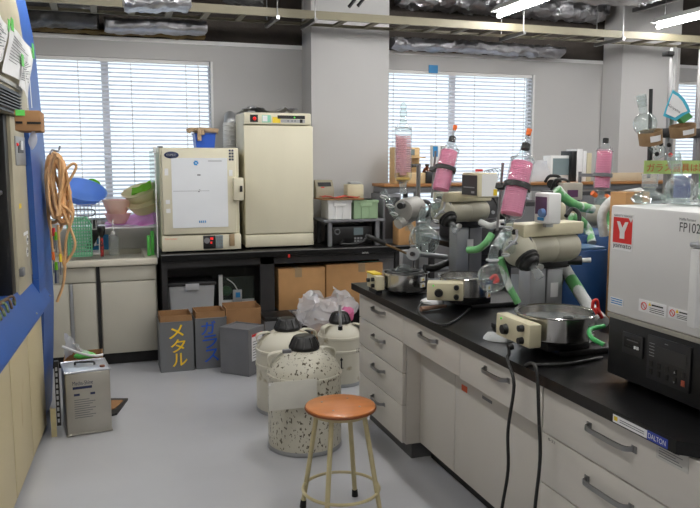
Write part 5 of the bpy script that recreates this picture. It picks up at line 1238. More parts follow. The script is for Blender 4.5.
for u, v in ((384, 197), (390, 206), (394, 214)): m.torus(P(u, v, YC-.045), .020, .004, (.4, .3, 1), 20, 6)
obj('joint_clip', m, whitep, t)
flask(t, 'receiving_flask', P(424, 240, YC+.02), .085, (.01, 0, .12), clearf, .3)
obj('lever_arm', MB().cyl(P(383, 243, YC-.1), P(410, 255, YC-.1), .006, seg=10), mat('brass_rod', (128, 100, 66), .4, .5), t)
obj('lever_grip', MB().cyl(P(366, 235.5, YC-.1), P(385, 243.5, YC-.1), .011, .014, 14), rubber, t)
obj('pivot_wheel', MB().cyl(P(413, 254, YC-.15), P(415, 254, YC-.06), .034, seg=26), alu, t)
obj('wheel_hub', MB().cyl(P(412, 254, YC-.175), P(413, 254, YC-.151), .012, seg=14), darkp, t)
obj('cross_arm', MB().cyl(P(418, 254, YC-.1), P(446, 257, YC-.06), .014, seg=14), alu, t)
obj('black_grip', MB().tube(spl([P(424, 268, YC-.05), P(435, 268, YC-.05), P(446, 263, YC), P(462, 263, YC+.05)]), .02, 12), rubber, t)
obj('post', MB().box(1.60, 1.66, YC+.12, YC+.17, BZ+.021, P(410, 250, YC+.14).z, .004), alu, t)
# its bath
bc = V((PZ(400, 269, .915).x, PZ(400, 269, .915).y, .915)); bc = V((1.525, 3.615, .915)); 
bath_labels['c'] = 'small steel water bath with a glass dome lid, farthest on the bench'
def small_bath():
    B = thing('water_bath', bath_labels['c'], 'water bath', (bc.x, bc.y, BZ+.001)); T = Matrix.Translation((bc.x, bc.y, 0)); r = .118; z1 = .912; z0 = BZ+.021
    obj('bath_pan', MB().lathe([(0, z0), (r*.95, z0), (r*.98, z0+.006), (r*.98, z1-.006), (r*1.06, z1-.003), (r*1.07, z1), (r*.97, z1), (r*.95, z0+.02), (0, z0+.018)], T, 48), steel, B)
    for k in range(3):
        A = k*2.1; obj('foot', MB().cyl((bc.x+.07*math.cos(A), bc.y+.07*math.sin(A), BZ+.001), (bc.x+.07*math.cos(A), bc.y+.07*math.sin(A), z0+.002), .01, seg=10), rubber, B)
    d = obj('glass_dome', MB().sphere((bc.x-.01, bc.y, z1+.0), .048, 28, (1, 1, .85)), clearf, B)
    obj('float_ring', MB().torus((bc.x, bc.y, z1-.004), r*.75, .012, (0, 0, 1), 36, 8), blackp, B)
    cb2 = obj('control_box', MB().box(1.355, 1.40, 3.60, 3.75, .822, .895, .004), cream2, B); obj('yellow_top', MB().box(1.353, 1.402, 3.65, 3.752, .8955, .905, .002), yst, B)
    obj('box_bracket', MB().box(1.40, 1.44, 3.63, 3.66, .84, .86), greyp, B); obj('box_foot', MB().box(1.36, 1.395, 3.62, 3.73, BZ+.001, .8215), blackm, B)
    for y_, z_ in ((3.64, .875), (3.64, .842), (3.71, .862)): obj('knob', MB().cyl((1.3545, y_, z_), (1.340, y_, z_), .011, seg=14), blackp, cb2)
    a_ = -1.1
    for zz in (z1-.028, z1-.06):
        c_ = V((bc.x+r*.985*math.cos(a_), bc.y+r*.985*math.sin(a_), zz)); td = V((-math.sin(a_), math.cos(a_), 0)); nd = V((math.cos(a_), math.sin(a_), 0))
        m = MB(); m.poly([c_-td*.018+V((0, 0, -.01)), c_+td*.018+V((0, 0, -.01)), c_+td*.018+V((0, 0, .012)), c_-td*.018+V((0, 0, .012))], nd*.002); lb_ = obj('warning_label', m, paper, B)
        m = MB(); c_ = c_+nd*.0022; m.poly([c_-td*.008+V((0, 0, -.006)), c_+td*.008+V((0, 0, -.006)), c_+V((0, 0, .008))], nd*.001); obj('warning_triangle', m, yst, lb_)
small_bath()

# ---- cables and small things on the worktop
t = thing('power_cable', 'black power cable looping over the worktop edge to the floor, left strand', 'cable', (1.34, 2.2, 0))
ZB_ = BZ+.007
t0 = PX(526, 336, 1.352)
pl_ = [V((1.352, 2.262, .842)), V((1.350, 2.257, .82)), V((1.341, 2.25, .80))]
pA = pl_+[PX(514, 385, 1.325), PX(508, 430, 1.33), PX(508, 470, 1.325), PX(502, 508, 1.32), PX(497, 545, 1.31), V((1.30, 2.5, .012)), V((1.24, 2.3, .008))]
obj('cord', MB().tube(spl(pA), .0058, 8), rubber, t); obj('plug', MB().cyl((1.366, 2.262, .845), (1.35, 2.262, .842), .012, seg=12), rubber, t)
t = thing('power_cable', 'black power cable hanging over the drawer front to the floor, right strand', 'cable', (1.34, 2.1, 0))
pB = [V((1.66, 2.15, ZB_)), V((1.5, 2.12, ZB_)), V((1.40, 2.14, ZB_)), V((1.352, 2.15, ZB_)), PX(536, 368, 1.335), PX(539, 420, 1.33), PX(540, 460, 1.328), PX(535, 508, 1.325), PX(533, 550, 1.32), V((1.30, 2.2, .012)), V((1.2, 2.1, .008))]
obj('cord', MB().tube(spl(pB), .0058, 8), rubber, t)
pC = [PZ(u, v, BZ+.006) for u, v in ((375, 284), (388, 291), (405, 294), (428, 291), (436, 293))]
tag(obj('power_cable', MB().tube(spl(pC), .005, 8), rubber), 'thin black cable on the worktop in front of the farthest bath', 'cable')
pD = [PZ(u, v, BZ+.0065) for u, v in ((428, 297), (420, 304), (419, 312), (428, 320), (442, 325), (456, 320), (470, 308))]
tag(obj('power_cable', MB().tube(spl(pD), .0055, 8), rubber), 'looped black cable on the worktop in front of the middle bath', 'cable')
def rag(u0, v0, u1, v1, label, m_=None, h=.025, seed=1):
    a_ = PZ((u0+u1)/2, (v0+v1)/2, BZ); w_ = abs(PZ(u1, (v0+v1)/2, BZ).x-PZ(u0, (v0+v1)/2, BZ).x)/2*.9
    m = MB(); m.lathe([(0, .001), (1, .001), (.98, .35), (.75, .8), (.4, 1), (0, .95)], Matrix.Translation((a_.x, a_.y, BZ+.001)) @ Matrix.Rotation(.6, 4, 'Z') @ Matrix.Diagonal((w_, w_*1.3, h, 1)), 26)
    from mathutils import noise
    for v in m.bm.verts:
        if v.co.z > BZ+.004: v.co += noise.noise_vector(v.co*30+V((seed, 0, 0)))*.008; v.co.z = max(v.co.z, BZ+.002)
    return tag(obj('paper_wipe', m, m_ or paper), label, 'wipe')
rag(421, 299, 443, 307, 'crumpled white wipe on the worktop by the middle bath', seed=2)
rag(484, 334, 512, 345, 'crumpled grey white wipe on the worktop left of the nearest bath', mat('grey_wipe', (196, 198, 198), .8), seed=5)
q = PZ(432, 310, BZ)
tag(obj('tube_piece', MB().cyl(PZ(421, 309, BZ+.013), PZ(446, 306, BZ+.013), .012, .008, 12), mat('pinkish_tan', (176, 140, 120), .5)), 'tan tube piece lying on the worktop below the white wipe', 'tube')
rag(572, 333, 590, 348, 'folded white paper under the right side of the nearest bath', seed=8)
m = MB(); pts = [PZ(u, v, BZ+.006) for u, v in ((580, 348), (590, 350), (599, 351), (603, 346))]; m.tube(spl(pts), .006, 8)
tag(obj('yellow_cable_tag', m, yst), 'yellow cable clip on the worktop beside the furnace', 'clip')
pE = [PZ(u, v, BZ+.006) for u, v in ((560, 352), (578, 348), (590, 340), (600, 328))]
tag(obj('power_cable', MB().tube(spl(pE), .006, 8), rubber), 'black cable running from the nearest bath behind the furnace', 'cable')

# ---- blue pump boxes behind
t = thing('vacuum_chiller', 'upper blue metal pump housing behind the nearest evaporator', 'pump', (2.3, 2.9, BZ+.001))
a = P(575, 235, 2.92); b2 = P(610, 262, 2.92)
obj('housing', MB().box(a.x, a.x+.32, 2.92, 3.25, .95, a.z, .008), bluebox, t)
obj('lower_housing', MB().box(a.x-.02, a.x+.32, 2.90, 3.25, BZ+.012, .948, .006), bluebox, t)
for x in (a.x+.02, a.x+.28):
    for y in (2.95, 3.2): obj('foot', MB().cyl((x, y, BZ+.001), (x, y, BZ+.014), .015, seg=10), rubber, t)
m = MB(); q = P(588, 249, 2.92)
for dx in (0, .05): m.cyl((q.x+dx, 2.9195, q.z), (q.x+dx, 2.915, q.z), .008, seg=10)
m.box(a.x+.19, a.x+.21, 2.912, 2.9195, 1.0, 1.14, .003); obj('fitting', m, blackp, t)
t = thing('vacuum_chiller', 'lower blue metal box in front of the taller blue housing', 'pump', (2.0, 2.72, BZ+.001))
a = P(561, 258, 2.74); b2 = P(594, 290, 2.74)
obj('housing', MB().box(a.x, a.x+.23, 2.72, 2.88, BZ+.012, a.z+.03, .008), bluebox, t); obj('top_lid', MB().box(a.x+.01, a.x+.22, 2.73, 2.87, a.z+.0305, a.z+.042, .004), mat('lid_blue', (70, 110, 150), .35), t)
for x in (a.x+.02, a.x+.21): obj('foot', MB().cyl((x, 2.8, BZ+.001), (x, 2.8, BZ+.014), .015, seg=10), rubber, t)
# ---- foam hoses and green taped tubes
def hosef(pts, r, m_, label, cat='hose', name='insulated_hose'):
    return tag(obj(name, MB().tube(spl([P(*q) for q in pts], 8), r, 14), m_), label, cat)
hs_ = hosef([(562, 262, 2.72), (567, 272, 2.66), (578, 290, 2.56), (590, 308, 2.44), (603, 322, 2.3)], .024, hose, 'diagonal grey foam hose with green tape between bath and blue housing')
obj('green_tape', MB().tube([P(571, 279, 2.622), P(577, 288.5, 2.57), P(581, 295, 2.537)], .0255, 14), mat('tape_plain_green', (96, 165, 98), .45), hs_)
hosef([(604, 236, 2.75), (602, 215, 2.75), (610, 202, 2.75), (624, 195, 2.75), (640, 192, 2.78)], .020, hose, 'curved pale foam hose arching behind the furnace')
hosef([(557, 189, 3.0), (566, 199, 3.0), (578, 206, 3.02), (592, 209, 3.05)], .022, gtape, 'green taped hose behind the white display head')
hosef([(571, 217, 2.95), (580, 220, 2.95), (588, 230, 2.95), (592, 243, 2.9)], .020, gtape, 'green taped hose dropping to the blue housing')
hosef([(492, 234, 2.9), (486, 243, 2.9), (478, 249, 2.95), (468, 250, 3.0)], .016, gtape, 'green taped hose left of the nearest evaporator')
hosef([(480, 222, 3.2), (490, 226, 3.15), (498, 224, 3.1)], .016, hose, 'short pale hose between the two pink condensers')
hosef([(606, 210, 3.1), (607, 225, 3.1), (606, 243, 3.0)], .014, gtape, 'thin green taped tube beside the curved pale hose')
hosef([(604, 345, 1.99), (592, 338, 2.03), (590, 330, 2.08), (604, 326, 2.1)], .008, mat('bright_green_hose', (60, 170, 90), .4), 'bright green tube on the worktop beside the furnace', 'tube', 'green_tube')
hosef([(566, 216, 2.72), (572, 209, 2.74), (579, 214, 2.72), (578, 228, 2.70), (571, 250, 2.68), (566, 270, 2.66), (560, 285, 2.64)], .009, rubber, 'thick black cable curving down behind the white display head', 'cable', 'black_cable')
hosef([(545, 300, 2.78), (556, 290, 2.8), (560, 278, 2.8), (556, 268, 2.8)], .012, hose, 'short pale hose behind the aluminium column')

# ---- fourth evaporator on the far side of the bench
YD = 3.3
t = thing('rotary_evaporator', 'evaporator with upright pink condenser and orange joints on the far side of the bench', 'rotary evaporator', (P(603, 200, YD).x, YD, BZ+.001))
cb_, ct_ = P(601.5, 190, YD), P(605, 149, YD+.01)
M, L = condenser(t, cb_, ct_, .044, pinkliq, YD, turns=22, fill1=.92)
obj('black_cap', MB(M).lathe([(.015, L+.03), (.016, L+.055), (.012, L+.058)], None, 16), rubber, t)
m = MB(M); m.lathe([(.0455, L*.32), (.05, L*.32), (.05, L*.32+.018), (.0455, L*.32+.018)], None, 32, False, False); m.box(.049, .13, -.01, .01, L*.32, L*.32+.016); obj('clamp_band', m, greyp, t)
q = M @ V((.12, 0, L*.3)); obj('support_rod', MB().cyl((q.x, q.y+.01, BZ+.001), (q.x, q.y+.01, q.z+.03), .009, seg=10), greyp, t)
j = M @ V((0, 0, -.03))
for s_ in (-1, 1): obj('orange_joint', MB().cyl(j+V((.03*s_, 0, .0)), j+V((.055*s_, 0, .016*s_*-1)), .012, .014, 14), orange, t)
elli(t, 'joint_bulb', j+V((0, 0, -.03)), .035, clearf); 
obj('glass_tube', MB().tube(spl([j+V((0, 0, .02)), j+V((0, 0, -.06)), j+V((-.02, 0, -.12)), j+V((-.03, 0, -.16))]), .018, 12), clearf, t)
obj('drive_housing', MB().cyl(j+V((-.13, 0, -.10)), j+V((.0, -.02, -.10)), 0, prof=[(.02, 0), (.05, .1), (.055, .8), (.03, 1)]), greige, t)
obj('lift_column', MB().box(j.x-.10, j.x-.02, YD+.06, YD+.13, BZ+.022, j.z-.1, .004), alu, t); obj('base_plate', MB().box(j.x-.16, j.x+.12, YD-.0, YD+.2, BZ+.001, BZ+.021, .003), blackm, t)
# far display box on post
a = P(565, 186, 3.15); b2 = P(581, 197, 3.15)
t = thing('controller_box', 'small grey beige controller box on a post left of the far pink condenser', 'instrument', ((a.x+b2.x)/2, 3.18, 1.18))
obj('controller_case', MB().box(a.x-.01, b2.x+.01, 3.15, 3.22, b2.z-.015, a.z+.015, .005), mat('case_taupe', (176, 168, 156), .5), t); obj('printed_label', MB().box(a.x+.015, b2.x-.02, 3.147, 3.1497, b2.z+.0, a.z-.02), screenm, t)
obj('controller_post', MB().cyl(((a.x+b2.x)/2, 3.185, P(575, 235, 2.92).z+.002), ((a.x+b2.x)/2, 3.185, b2.z-.014), .012, seg=12), chrome, t)
t = thing('evaporator_drive', 'greige evaporator drive unit behind the white display head', 'drive unit', (P(570, 215, 3.2).x, 3.5, BZ+.001)); q = P(572, 213, 3.5)
obj('drive_housing', MB().cyl(q+V((-.1, 0, 0)), q+V((.10, 0, 0)), 0, prof=[(.04, 0), (.06, .1), (.06, .9), (.04, 1)]), cream2, t); obj('lift_column', MB().box(q.x-.03, q.x+.05, 3.5, 3.58, BZ+.001, q.z-.05, .003), alu, t)
obj('black_motor', MB().cyl(P(551, 184, 3.2), P(558, 182, 3.25), .022, .02, 20), blackp, t)
m = MB(); m.tube(spl([P(545, 182, 3.22), P(550, 176, 3.2), P(560, 178, 3.2), P(556, 192, 3.2)]), .008, 8); m.tube(spl([P(551, 190, 3.2), P(556, 180, 3.18), P(566, 180, 3.2), P(571, 186, 3.2)]), .007, 8); obj('black_cable', m, rubber, t)
obj('motor_arm', MB().cyl(P(558, 186, 3.27), q, .012, seg=10), greyp, t)

# ---------------------------------------------------------------- furnace on the bench
fx0, fx1, fy0, fy1 = 1.52, 2.06, 1.40, 1.955
fz0, fz1 = 1.022, 1.36
fn = thing('muffle_furnace', 'white muffle furnace with black control base at the right edge', 'furnace', ((fx0+fx1)/2, (fy0+fy1)/2, BZ+.001))
top_ = obj('furnace_body', MB().box(fx0, fx1, fy0, fy1, fz0, fz1, .006), whiteo, fn)
obj('seam_plate', MB().box(fx0-.004, fx1, fy0, fy1-.01, fz0-.014, fz0-.001), mat('seam_grey', (150, 146, 136), .5), fn)
obj('control_base', MB().box(fx0+.006, fx1, fy0+.01, fy1-.005, .822, fz0-.0145, .006), blackp, fn)
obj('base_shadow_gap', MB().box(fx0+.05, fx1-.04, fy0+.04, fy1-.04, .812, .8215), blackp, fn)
for x in (fx0+.07, fx1-.06):
    for y in (fy0+.06, fy1-.06): obj('foot', MB().cyl((x, y, BZ+.001), (x, y, .8125), .02, seg=12), rubber, fn)
def fp_(u, v, x=fx0): return PX(u, v, x)
def fpl(par, nm, u0, v0, u1, v1, m_, d0=0, d1=.0015, x=None, zz=None):
    x = fx0 if x is None else x
    a_, b_ = PX(u0, v0, x), PX(u1, v1, x); return obj(nm, MB().box(x-d1-.0002, x-d0-.0002, b_.y, a_.y, b_.z, a_.z), m_, par)
# logo card
a_ = fp_(614, 213); b_ = fp_(633.6, 217); c_ = fp_(614, 247)
yl, yr = a_.y, b_.y; zt_, zb_ = a_.z, fp_(614, 249).z
lg = obj('logo_card', MB().box(fx0-.0012, fx0-.0002, yr, yl, zb_, zt_), paper, top_)
zr0, zr1 = zb_+(zt_-zb_)*.20, zt_-(zt_-zb_)*.10
obj('red_field', MB().box(fx0-.002, fx0-.0013, yr+.002, yl-.002, zr0, zr1), red, lg)
ym = (yl+yr)/2; zc = (zr0+zr1)/2; h_ = (zr1-zr0); w_ = (yl-yr)
m = MB(); X_ = fx0-.0022
def yz(a__, b__): return (X_, ym-a__*w_*(.85 if abs(b__) < .45 else 1), zc+b__*h_*(.85 if abs(b__) < .45 and b__ != .34 else 1))
m.poly([yz(-.34, .34), yz(-.16, .40), yz(0, .12), yz(.16, .40), yz(.34, .34), yz(.14, -.08), yz(.14, -.38), yz(-.14, -.38), yz(-.14, -.08)], (-.0006, 0, 0))
m.poly([yz(.30, .50), yz(.49, .50), yz(.49, .34)], (-.0006, 0, 0)); obj('emblem', m, whitep, lg)
text(lg, 'yamato', (fx0-.0013, yl-.003, zb_+.003), (0, -1, 0), (0, 0, 1), (zr0-zb_)*.72, inkk, width=w_-.006)
text(lg, 'SAFETY SERIES', (fx0-.0013, yl-.004, zr1+.0025), (0, -1, 0), (0, 0, 1), (zt_-zr1)*.5, inkk, width=w_-.008)
a_ = fp_(679.7, 231.5); a2 = fp_(679.7, 222)
text(top_, 'FP102', (fx0-.0003, a_.y, a_.z), (0, -1, 0), (0, 0, 1), (a2.z-a_.z), darkp, width=.075)
a_ = fp_(679.7, 220.2); a2 = fp_(679.7, 217.5)
text(top_, 'Muffle Furnace', (fx0-.0003, a_.y, a_.z), (0, -1, 0), (0, 0, 1), (a2.z-a_.z), darkp, width=.06)
hy = PX(695.5, 260, fx0-.05).y
hdl = obj('door_handle', MB().box(fx0-.055, fx0-.03, hy-.014, hy+.016, 1.06, PX(695, 248, fx0-.05).z, .006), whitep, top_); obj('handle_cap', MB().box(fx0-.058, fx0-.027, hy-.017, hy+.019, PX(695, 248, fx0-.05).z+.0005, PX(695, 242, fx0-.05).z, .006), alu, hdl)
obj('handle_mount', MB().box(fx0-.03, fx0-.0003, hy-.01, hy+.012, 1.09, 1.12), alu, hdl)
def warn(u0, v0, u1, v1, uc):
    l_ = fpl(top_, 'warning_label', u0, v0, u1, v1, paper); a_ = PX(u0, v0, fx0); b_ = PX(u1, v1, fx0); yw = a_.y-b_.y; zm = (a_.z+b_.z)/2; hh = a_.z-b_.z
    c_ = V((fx0-.0025, a_.y-yw*.2, zm-.0)); obj('prohibition_ring', MB().torus(c_, hh*.30, .0012, (1, 0, 0), 28, 6), red, l_)
    m = MB(); m.tube([c_+V((0, hh*.2, hh*.2)), c_-V((0, hh*.2, hh*.2))], .001, 6); obj('prohibition_bar', m, red, l_)
    c_ = V((fx0-.002, a_.y-yw*.42, a_.z-hh*.25)); m = MB(); m.poly([c_+V((0, .006, -.004)), c_+V((0, -.006, -.004)), c_+V((0, 0, .006))], (-.0006, 0, 0)); obj('warning_triangle', m, yst, l_)
    m = MB()
    for k in range(3): m.box(fx0-.0025, fx0-.0019, b_.y+yw*.06, a_.y-yw*.42, b_.z+hh*(.15+.15*k), b_.z+hh*(.2+.15*k))
    m.box(fx0-.0025, fx0-.0019, b_.y+yw*.1, c_.y-.008, a_.z-hh*.32, a_.z-hh*.2); obj('printed_line', m, inkk, l_)
warn(639.5, 298.5, 666, 318, 0); warn(669, 306.5, 690, 323, 0)
l_ = fpl(top_, 'blue_label', 611, 296.5, 623, 307, paper); a_ = PX(611, 296.5, fx0); b_ = PX(623, 307, fx0); m = MB()
for k in range(3): m.box(fx0-.0025, fx0-.0019, b_.y+.003, a_.y-.003, b_.z+.004+.007*k, b_.z+.007+.007*k)
obj('printed_line', m, bluel2, l_)
# control panels on the black base
xc = fx0+.006
a_ = PX(624, 331, xc); b_ = PX(643, 362, xc)
p1_ = obj('breaker_panel', MB().box(xc-.005, xc-.0003, b_.y, a_.y, b_.z+.01, a_.z, .001), darkp, fn)
m = MB(); m.box(xc-.0062, xc-.0052, b_.y+.01, a_.y-.01, a_.z-.045, a_.z-.012); obj('breaker_window', m, blackp, p1_)
m = MB(); m.box(xc-.0085, xc-.0064, b_.y+.014, b_.y+.022, a_.z-.042, a_.z-.033); m.box(xc-.0085, xc-.0064, b_.y+.026, b_.y+.034, a_.z-.042, a_.z-.033); obj('breaker_switch', m, paper, p1_)
m = MB(); m.box(xc-.0064, xc-.0054, b_.y+.018, a_.y-.022, a_.z-.022, a_.z-.019); m.box(xc-.0062, xc-.0052, b_.y+.01, a_.y-.015, b_.z+.035, b_.z+.038); obj('printed_line', m, greyp, p1_)
a_ = PX(650, 334, xc); b_ = PX(692, 370, xc); zlo = PX(650, 378, xc).z
p2_ = obj('control_panel', MB().box(xc-.008, xc-.0003, b_.y, a_.y, zlo, a_.z, .002), mat('panel_charcoal', (34, 34, 36), .35), fn)
yw = a_.y-b_.y; hh = a_.z-zlo
obj('display_window', MB().box(xc-.0092, xc-.0082, b_.y+yw*.08, a_.y-yw*.24, zlo+hh*.50, zlo+hh*.80), darkp, p2_)
for i in range(5):
    for j_ in range(2):
        if i < 2 and j_ == 1: pass
        yy = a_.y-yw*(.10+.19*i); zz = zlo+hh*(.12+.18*j_)
        k_ = obj('panel_key', MB().box(xc-.0105, xc-.0082, yy-.010, yy+.004, zz, zz+hh*.13, .001), blackp if not (i == 4 and j_ == 0) else mat('key_orange', (150, 70, 50), .5), p2_)
m = MB()
for i in (3,):
    for j_ in (0, 1):
        yy = a_.y-yw*(.10+.19*i)-.003; zz = zlo+hh*(.16+.18*j_); s_ = 1 if j_ else -1; m.poly([(xc-.0106, yy+.003, zz), (xc-.0106, yy-.003, zz), (xc-.0106, yy, zz+.006*s_+.001)], (-.0004, 0, 0))
for k in range(5): m.box(xc-.0088, xc-.0082, a_.y-yw*.18, a_.y-yw*.06, zlo+hh*(.54+.07*k), zlo+hh*(.545+.07*k)+.001)
m.box(xc-.0088, xc-.0082, a_.y-yw*.5, a_.y-yw*.42, zlo+hh*.9, zlo+hh*.91); obj('printed_mark', m, alu, p2_)
tag(obj('paper_sheet', MB().box(1.72, 2.04, 1.50, 1.93, fz1+.001, fz1+.004), paper), 'white paper sheet lying on top of the furnace', 'paper')
ZF = fz1+.005
# glassware on the furnace
p = V((P(649, 200, 1.90).x, 1.90, ZF))
t = thing('distillation_head', 'clear glass adapter with wide ground neck standing on the furnace, left of two', 'glassware', p)
obj('glass_body', MB().lathe([(.022, 0), (.046, .004), (.055, .014), (.046, .026), (.03, .034), (.018, .042), (.018, .05)], Matrix.Translation(p), 28), clearf, t); obj('ground_neck', MB().lathe([(.019, .051), (.0235, .053), (.0235, .088), (.026, .089), (.026, .093)], Matrix.Translation(p), 24, False, False), frost, t)
obj('side_arm', MB().tube(spl([p+V((.04, 0, .02)), p+V((.06, -.01, .03)), p+V((.066, -.01, .015))]), .007, 10), clearf, t)
m = MB()
for s_ in (-1, 1): m.sphere(p+V((.052*s_, -.012, .014)), .012, 14)
obj('glass_bulb', m, clearf, t)
p = V((P(681, 190, 1.86).x-.003, 1.86, ZF+.045))
t = thing('round_flask', 'clear round flask with tilted neck standing on the furnace, right of two', 'flask', (p.x, p.y, ZF))
flask(t, 'flask_body', p, .045, (-.035, 0, .11), clearf, .36)
obj('support_ring', MB().torus((p.x, p.y, ZF+.009), .030, .009, (0, 0, 1), 28, 8), frost, t)
a_ = (V((-.035, 0, .11))).normalized(); obj('ground_neck', MB().cyl(p+a_*.07, p+a_*.108, .020, .021, 20, cap=False), frost, t)
t = thing('round_flask', 'clear flask cut by the right picture edge behind the furnace top', 'flask', (P(700, 190, 1.8).x, 1.78, ZF)); p = V((P(703, 190, 1.78).x+.01, 1.78, ZF+.04))
flask(t, 'flask_body', p, .035, (0, 0, .10), clearf, .4); obj('support_ring', MB().torus((p.x, p.y, ZF+.009), .026, .009, (0, 0, 1), 28, 8), frost, t)
carton('cardboard_box', P(621, 190, 2.6).x, P(621, 190, 2.6).x+.16, 2.6, 2.68, BZ+.001, P(630, 192, 2.6).z, 'brown cardboard carton behind the furnace under the flasks', .25)

# ---------------------------------------------------------------- posts, clamps, sign above the furnace
YP = 2.9
pa = P(670, 120, YP); pb = P(698.5, 120, YP)
zt_ = P(671, 57, YP).z
t1 = thing('support_frame', 'tall metal lab frame of two posts behind the furnace', 'frame', (pa.x, YP, BZ+.001))
for q in (pa, pb): obj('post', MB().box(q.x-.013, q.x+.013, YP-.013, YP+.013, BZ+.001, 2.02, .003), chrome, t1)
obj('cross_bar', MB().cyl((pa.x-.12, YP+.027, P(670, 133, YP).z), (pb.x+.3, YP+.027, P(670, 133, YP).z), .012, seg=12), greyp, t1)
obj('post_clamp', MB().box(pa.x-.03, pa.x+.04, YP-.03, YP+.04, P(670, 133, YP).z-.022, P(670, 133, YP).z+.022, .006), blackm, t1); obj('post_clamp', MB().box(pb.x-.04, pb.x+.03, YP-.03, YP+.04, P(670, 133, YP).z-.022, P(670, 133, YP).z+.022, .006), blackm, t1)
obj('end_clip', MB().box(pa.x-.05, pa.x-.01, YP-.02, YP+.02, 1.98, 2.0, .003), blackm, t1)
obj('black_rod', MB().cyl((P(651, 90, YP+.05).x, YP+.05, P(651, 89, YP+.05).z), (P(650, 150, YP+.05).x, YP+.05, P(650, 178, YP+.05).z), .009, seg=12), blackp, t1)
def ring_holder(c, r, h, tilt, label):
    t = thing('cork_ring', label, 'cork ring', c); M = Matrix.Translation(V(c)) @ Matrix.Rotation(tilt, 4, 'Y') @ Matrix.Rotation(math.radians(6), 4, 'X')
    obj('ring_wall', MB(M).lathe([(r, 0), (r*1.06, h), (r*.98, h), (r*.92, .001)], None, 32, False, False), cork, t); obj('ring_floor', MB(M).lathe([(0, .004), (r*.92, .004), (r*.92, .009), (0, .009)], None, 28), cork, t)
    obj('paper_label', MB(M).lathe([(r*1.012, h*.35), (r*1.062, h*.8)], None, 48, False, False) if 0 else MB(M).sheet(lambda s_, q: ((r*1.01+.003+r*.05*q)*math.cos(-2.3+.9*s_), (r*1.01+.003+r*.05*q)*math.sin(-2.3+.9*s_), h*(.3+.45*q)), 10, 2), paper, t)
    return t, M
YR = 2.80
c = P(651, 144, YR); t, M = ring_holder(c, .05, .06, math.radians(-14), 'brown cork ring holding the clear round flask on the metal frame')
c2_ = P(645, 124, YR+.0)
t = thing('round_flask', 'clear round flask with tilted neck resting in the left cork ring', 'flask', c2_); nk = P(641, 96, YR)-c2_; flask(t, 'flask_body', c2_, .052, nk*1.02, clearf, .34)
nd = nk.normalized(); obj('ground_neck', MB().cyl(c2_+nk*.62, c2_+nk*1.04, .020, .023, 22, cap=False), frost, t)
c = P(683, 136, YR); t, M = ring_holder(c, .055, .05, math.radians(-14), 'brown cork ring holding a filter paper on the metal frame')
# filter paper sector with blue edge
t = thing('filter_paper', 'white folded filter paper with blue rim in the right cork ring', 'filter paper', P(680, 118, YR))
p0 = P(673, 89.5, YR); p1 = P(690, 112, YR); p2 = P(664, 116, YR); p3 = P(678, 121, YR)
def sector(inner):
    o_ = P(668, 119, YR); pts = [o_]
    return pts
outer = [P(u, v, YR) for u, v in ((673, 90), (679, 93.5), (684.5, 99), (688.5, 106), (690.5, 112), (684, 115), (676, 121), (670, 118.5), (663.5, 116), (667, 105))]
inn = [P(u, v, YR-.004) for u, v in ((673, 93.5), (678, 96.5), (682.5, 101.5), (686, 108), (687.5, 111), (682, 113), (675, 117.5), (670, 115.5), (666, 113.5), (669, 104))]
sh = obj('blue_rim', MB().poly(outer, (0, .003, 0)), mat('cyan_rim', (60, 170, 196), .6), t); obj('white_sheet', MB().poly(inn, (0, .002, 0)), paper, t)
text(t, 'Kiriyama', P(667.5, 107, YR-.006), (1, 0, -.45), (.4, 0, 1), .017, inkk, width=.075)
tag(obj('green_wrapper', MB().poly([P(u, v, YR+.02) for u, v in ((678, 117), (688, 111.5), (693, 117), (684, 123))], (0, .03, 0)), mat('wrapper_green', (70, 150, 80), .5)), 'green wrapper tucked beside the filter paper in the right cork ring', 'wrapper')
# small stopcock glassware cluster behind the sign
t = thing('stopcock_adapter', 'glass stopcock with black and red knobs hanging on the frame above the green sign', 'glassware', P(658, 152, YP-.03))
obj('glass_tube', MB().tube(spl([P(650, 146, YP-.04), P(656, 152, YP-.04), P(660, 146, YP-.04), P(664, 153, YP-.04), P(655, 158, YP-.04)]), .012, 12), clearf, t)
for u, v, m_, n_ in ((661, 144, blackp, 'black_knob'), (669, 145, blackp, 'black_knob'), (670.5, 155, red, 'red_knob'), (657, 154, blackp, 'black_knob')): obj(n_, MB().sphere(P(u, v, YP-.06), .011, 14), m_, t)
obj('dark_rod', MB().box(P(647, 149, YP).x, P(650, 149, YP).x, YP-.02, YP-.01, P(648, 160, YP).z, P(648, 148, YP).z), blackp, t)
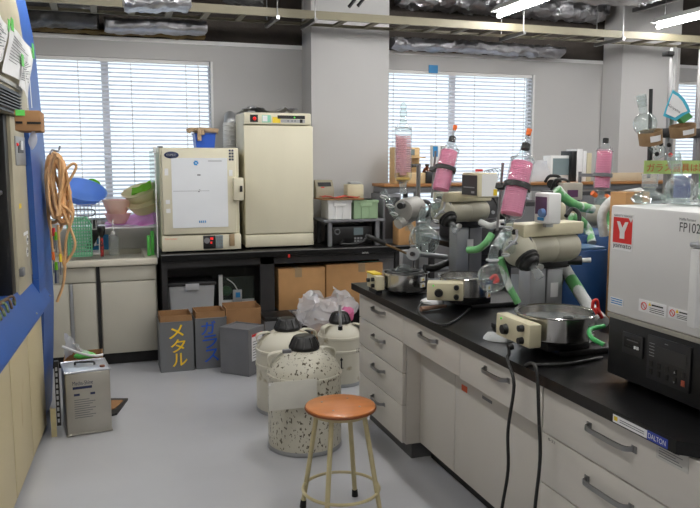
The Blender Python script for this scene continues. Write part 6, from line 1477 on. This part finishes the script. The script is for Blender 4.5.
# sign
a = P(646, 161, YP-.06); b2 = P(720, 170, YP-.06)
t = thing('warning_banner', 'pale green banner with red handwritten Japanese text across the metal posts', 'banner', (a.x, YP-.06, b2.z))
Y_ = YP-.05; z0, z1 = P(650, 174, Y_).z, P(650, 160.5, Y_).z
m = MB(); m.sheet(lambda s_, q: (a.x+(b2.x-a.x)*s_, Y_+.006*math.sin(9*s_), z0+(z1-z0)*q+.012*s_*0), 30, 2, .002); obj('paper_strip', m, signg, t)
text(t, 'ガラス器具は別棚に', (a.x+.008, Y_-.008, z0+(z1-z0)*.16), (1, 0, 0), (0, 0, 1), (z1-z0)*.62, mat('sign_red', (190, 60, 40), .6), 'handwriting', (b2.x-a.x)*1.02, .001)
m = MB(); 
for q in (pa, pb): m.box(q.x-.006, q.x+.006, Y_+.005, YP-.0135, (z0+z1)/2-.006, (z0+z1)/2+.006)
obj('banner_tie', m, tape, t)
q = P(688, 178, 3.0); m = MB(); m.box(q.x-.0, q.x+.07, 3.0, 3.1, BZ+.001, q.z+.01, .006); tag(obj('blue_box', m, mat('violet_blue', (62, 74, 140), .5)), 'violet blue box behind the right metal post', 'box')
q = P(697, 175, 3.0)
tag(obj('green_tube', MB().cyl((min(2.9, q.x+.02), 3.02, BZ+.001), (min(2.9, q.x+.02), 3.02, 1.62), .02, seg=12), gtape), 'green taped upright pipe at the right picture edge', 'pipe')

# ---------------------------------------------------------------- light, world, view
w = bpy.data.worlds.new('world'); bpy.context.scene.world = w; w.use_nodes = True
bg = w.node_tree.nodes['Background']; bg.inputs[0].default_value = (*lin((248, 249, 251)), 1); bg.inputs[1].default_value = 1.65
sc = bpy.context.scene
sc.view_settings.view_transform = 'Standard'; sc.view_settings.look = 'None'; sc.view_settings.gamma = 1; sc.view_settings.exposure = 0.0
sc.view_settings.use_curve_mapping = False
sc.cycles.use_denoising = True
sc.cycles.max_bounces = 12; sc.cycles.transparent_max_bounces = 40; sc.cycles.transmission_bounces = 8
sc.cycles.sample_clamp_indirect = 6; sc.cycles.caustics_reflective = False; sc.cycles.caustics_refractive = False
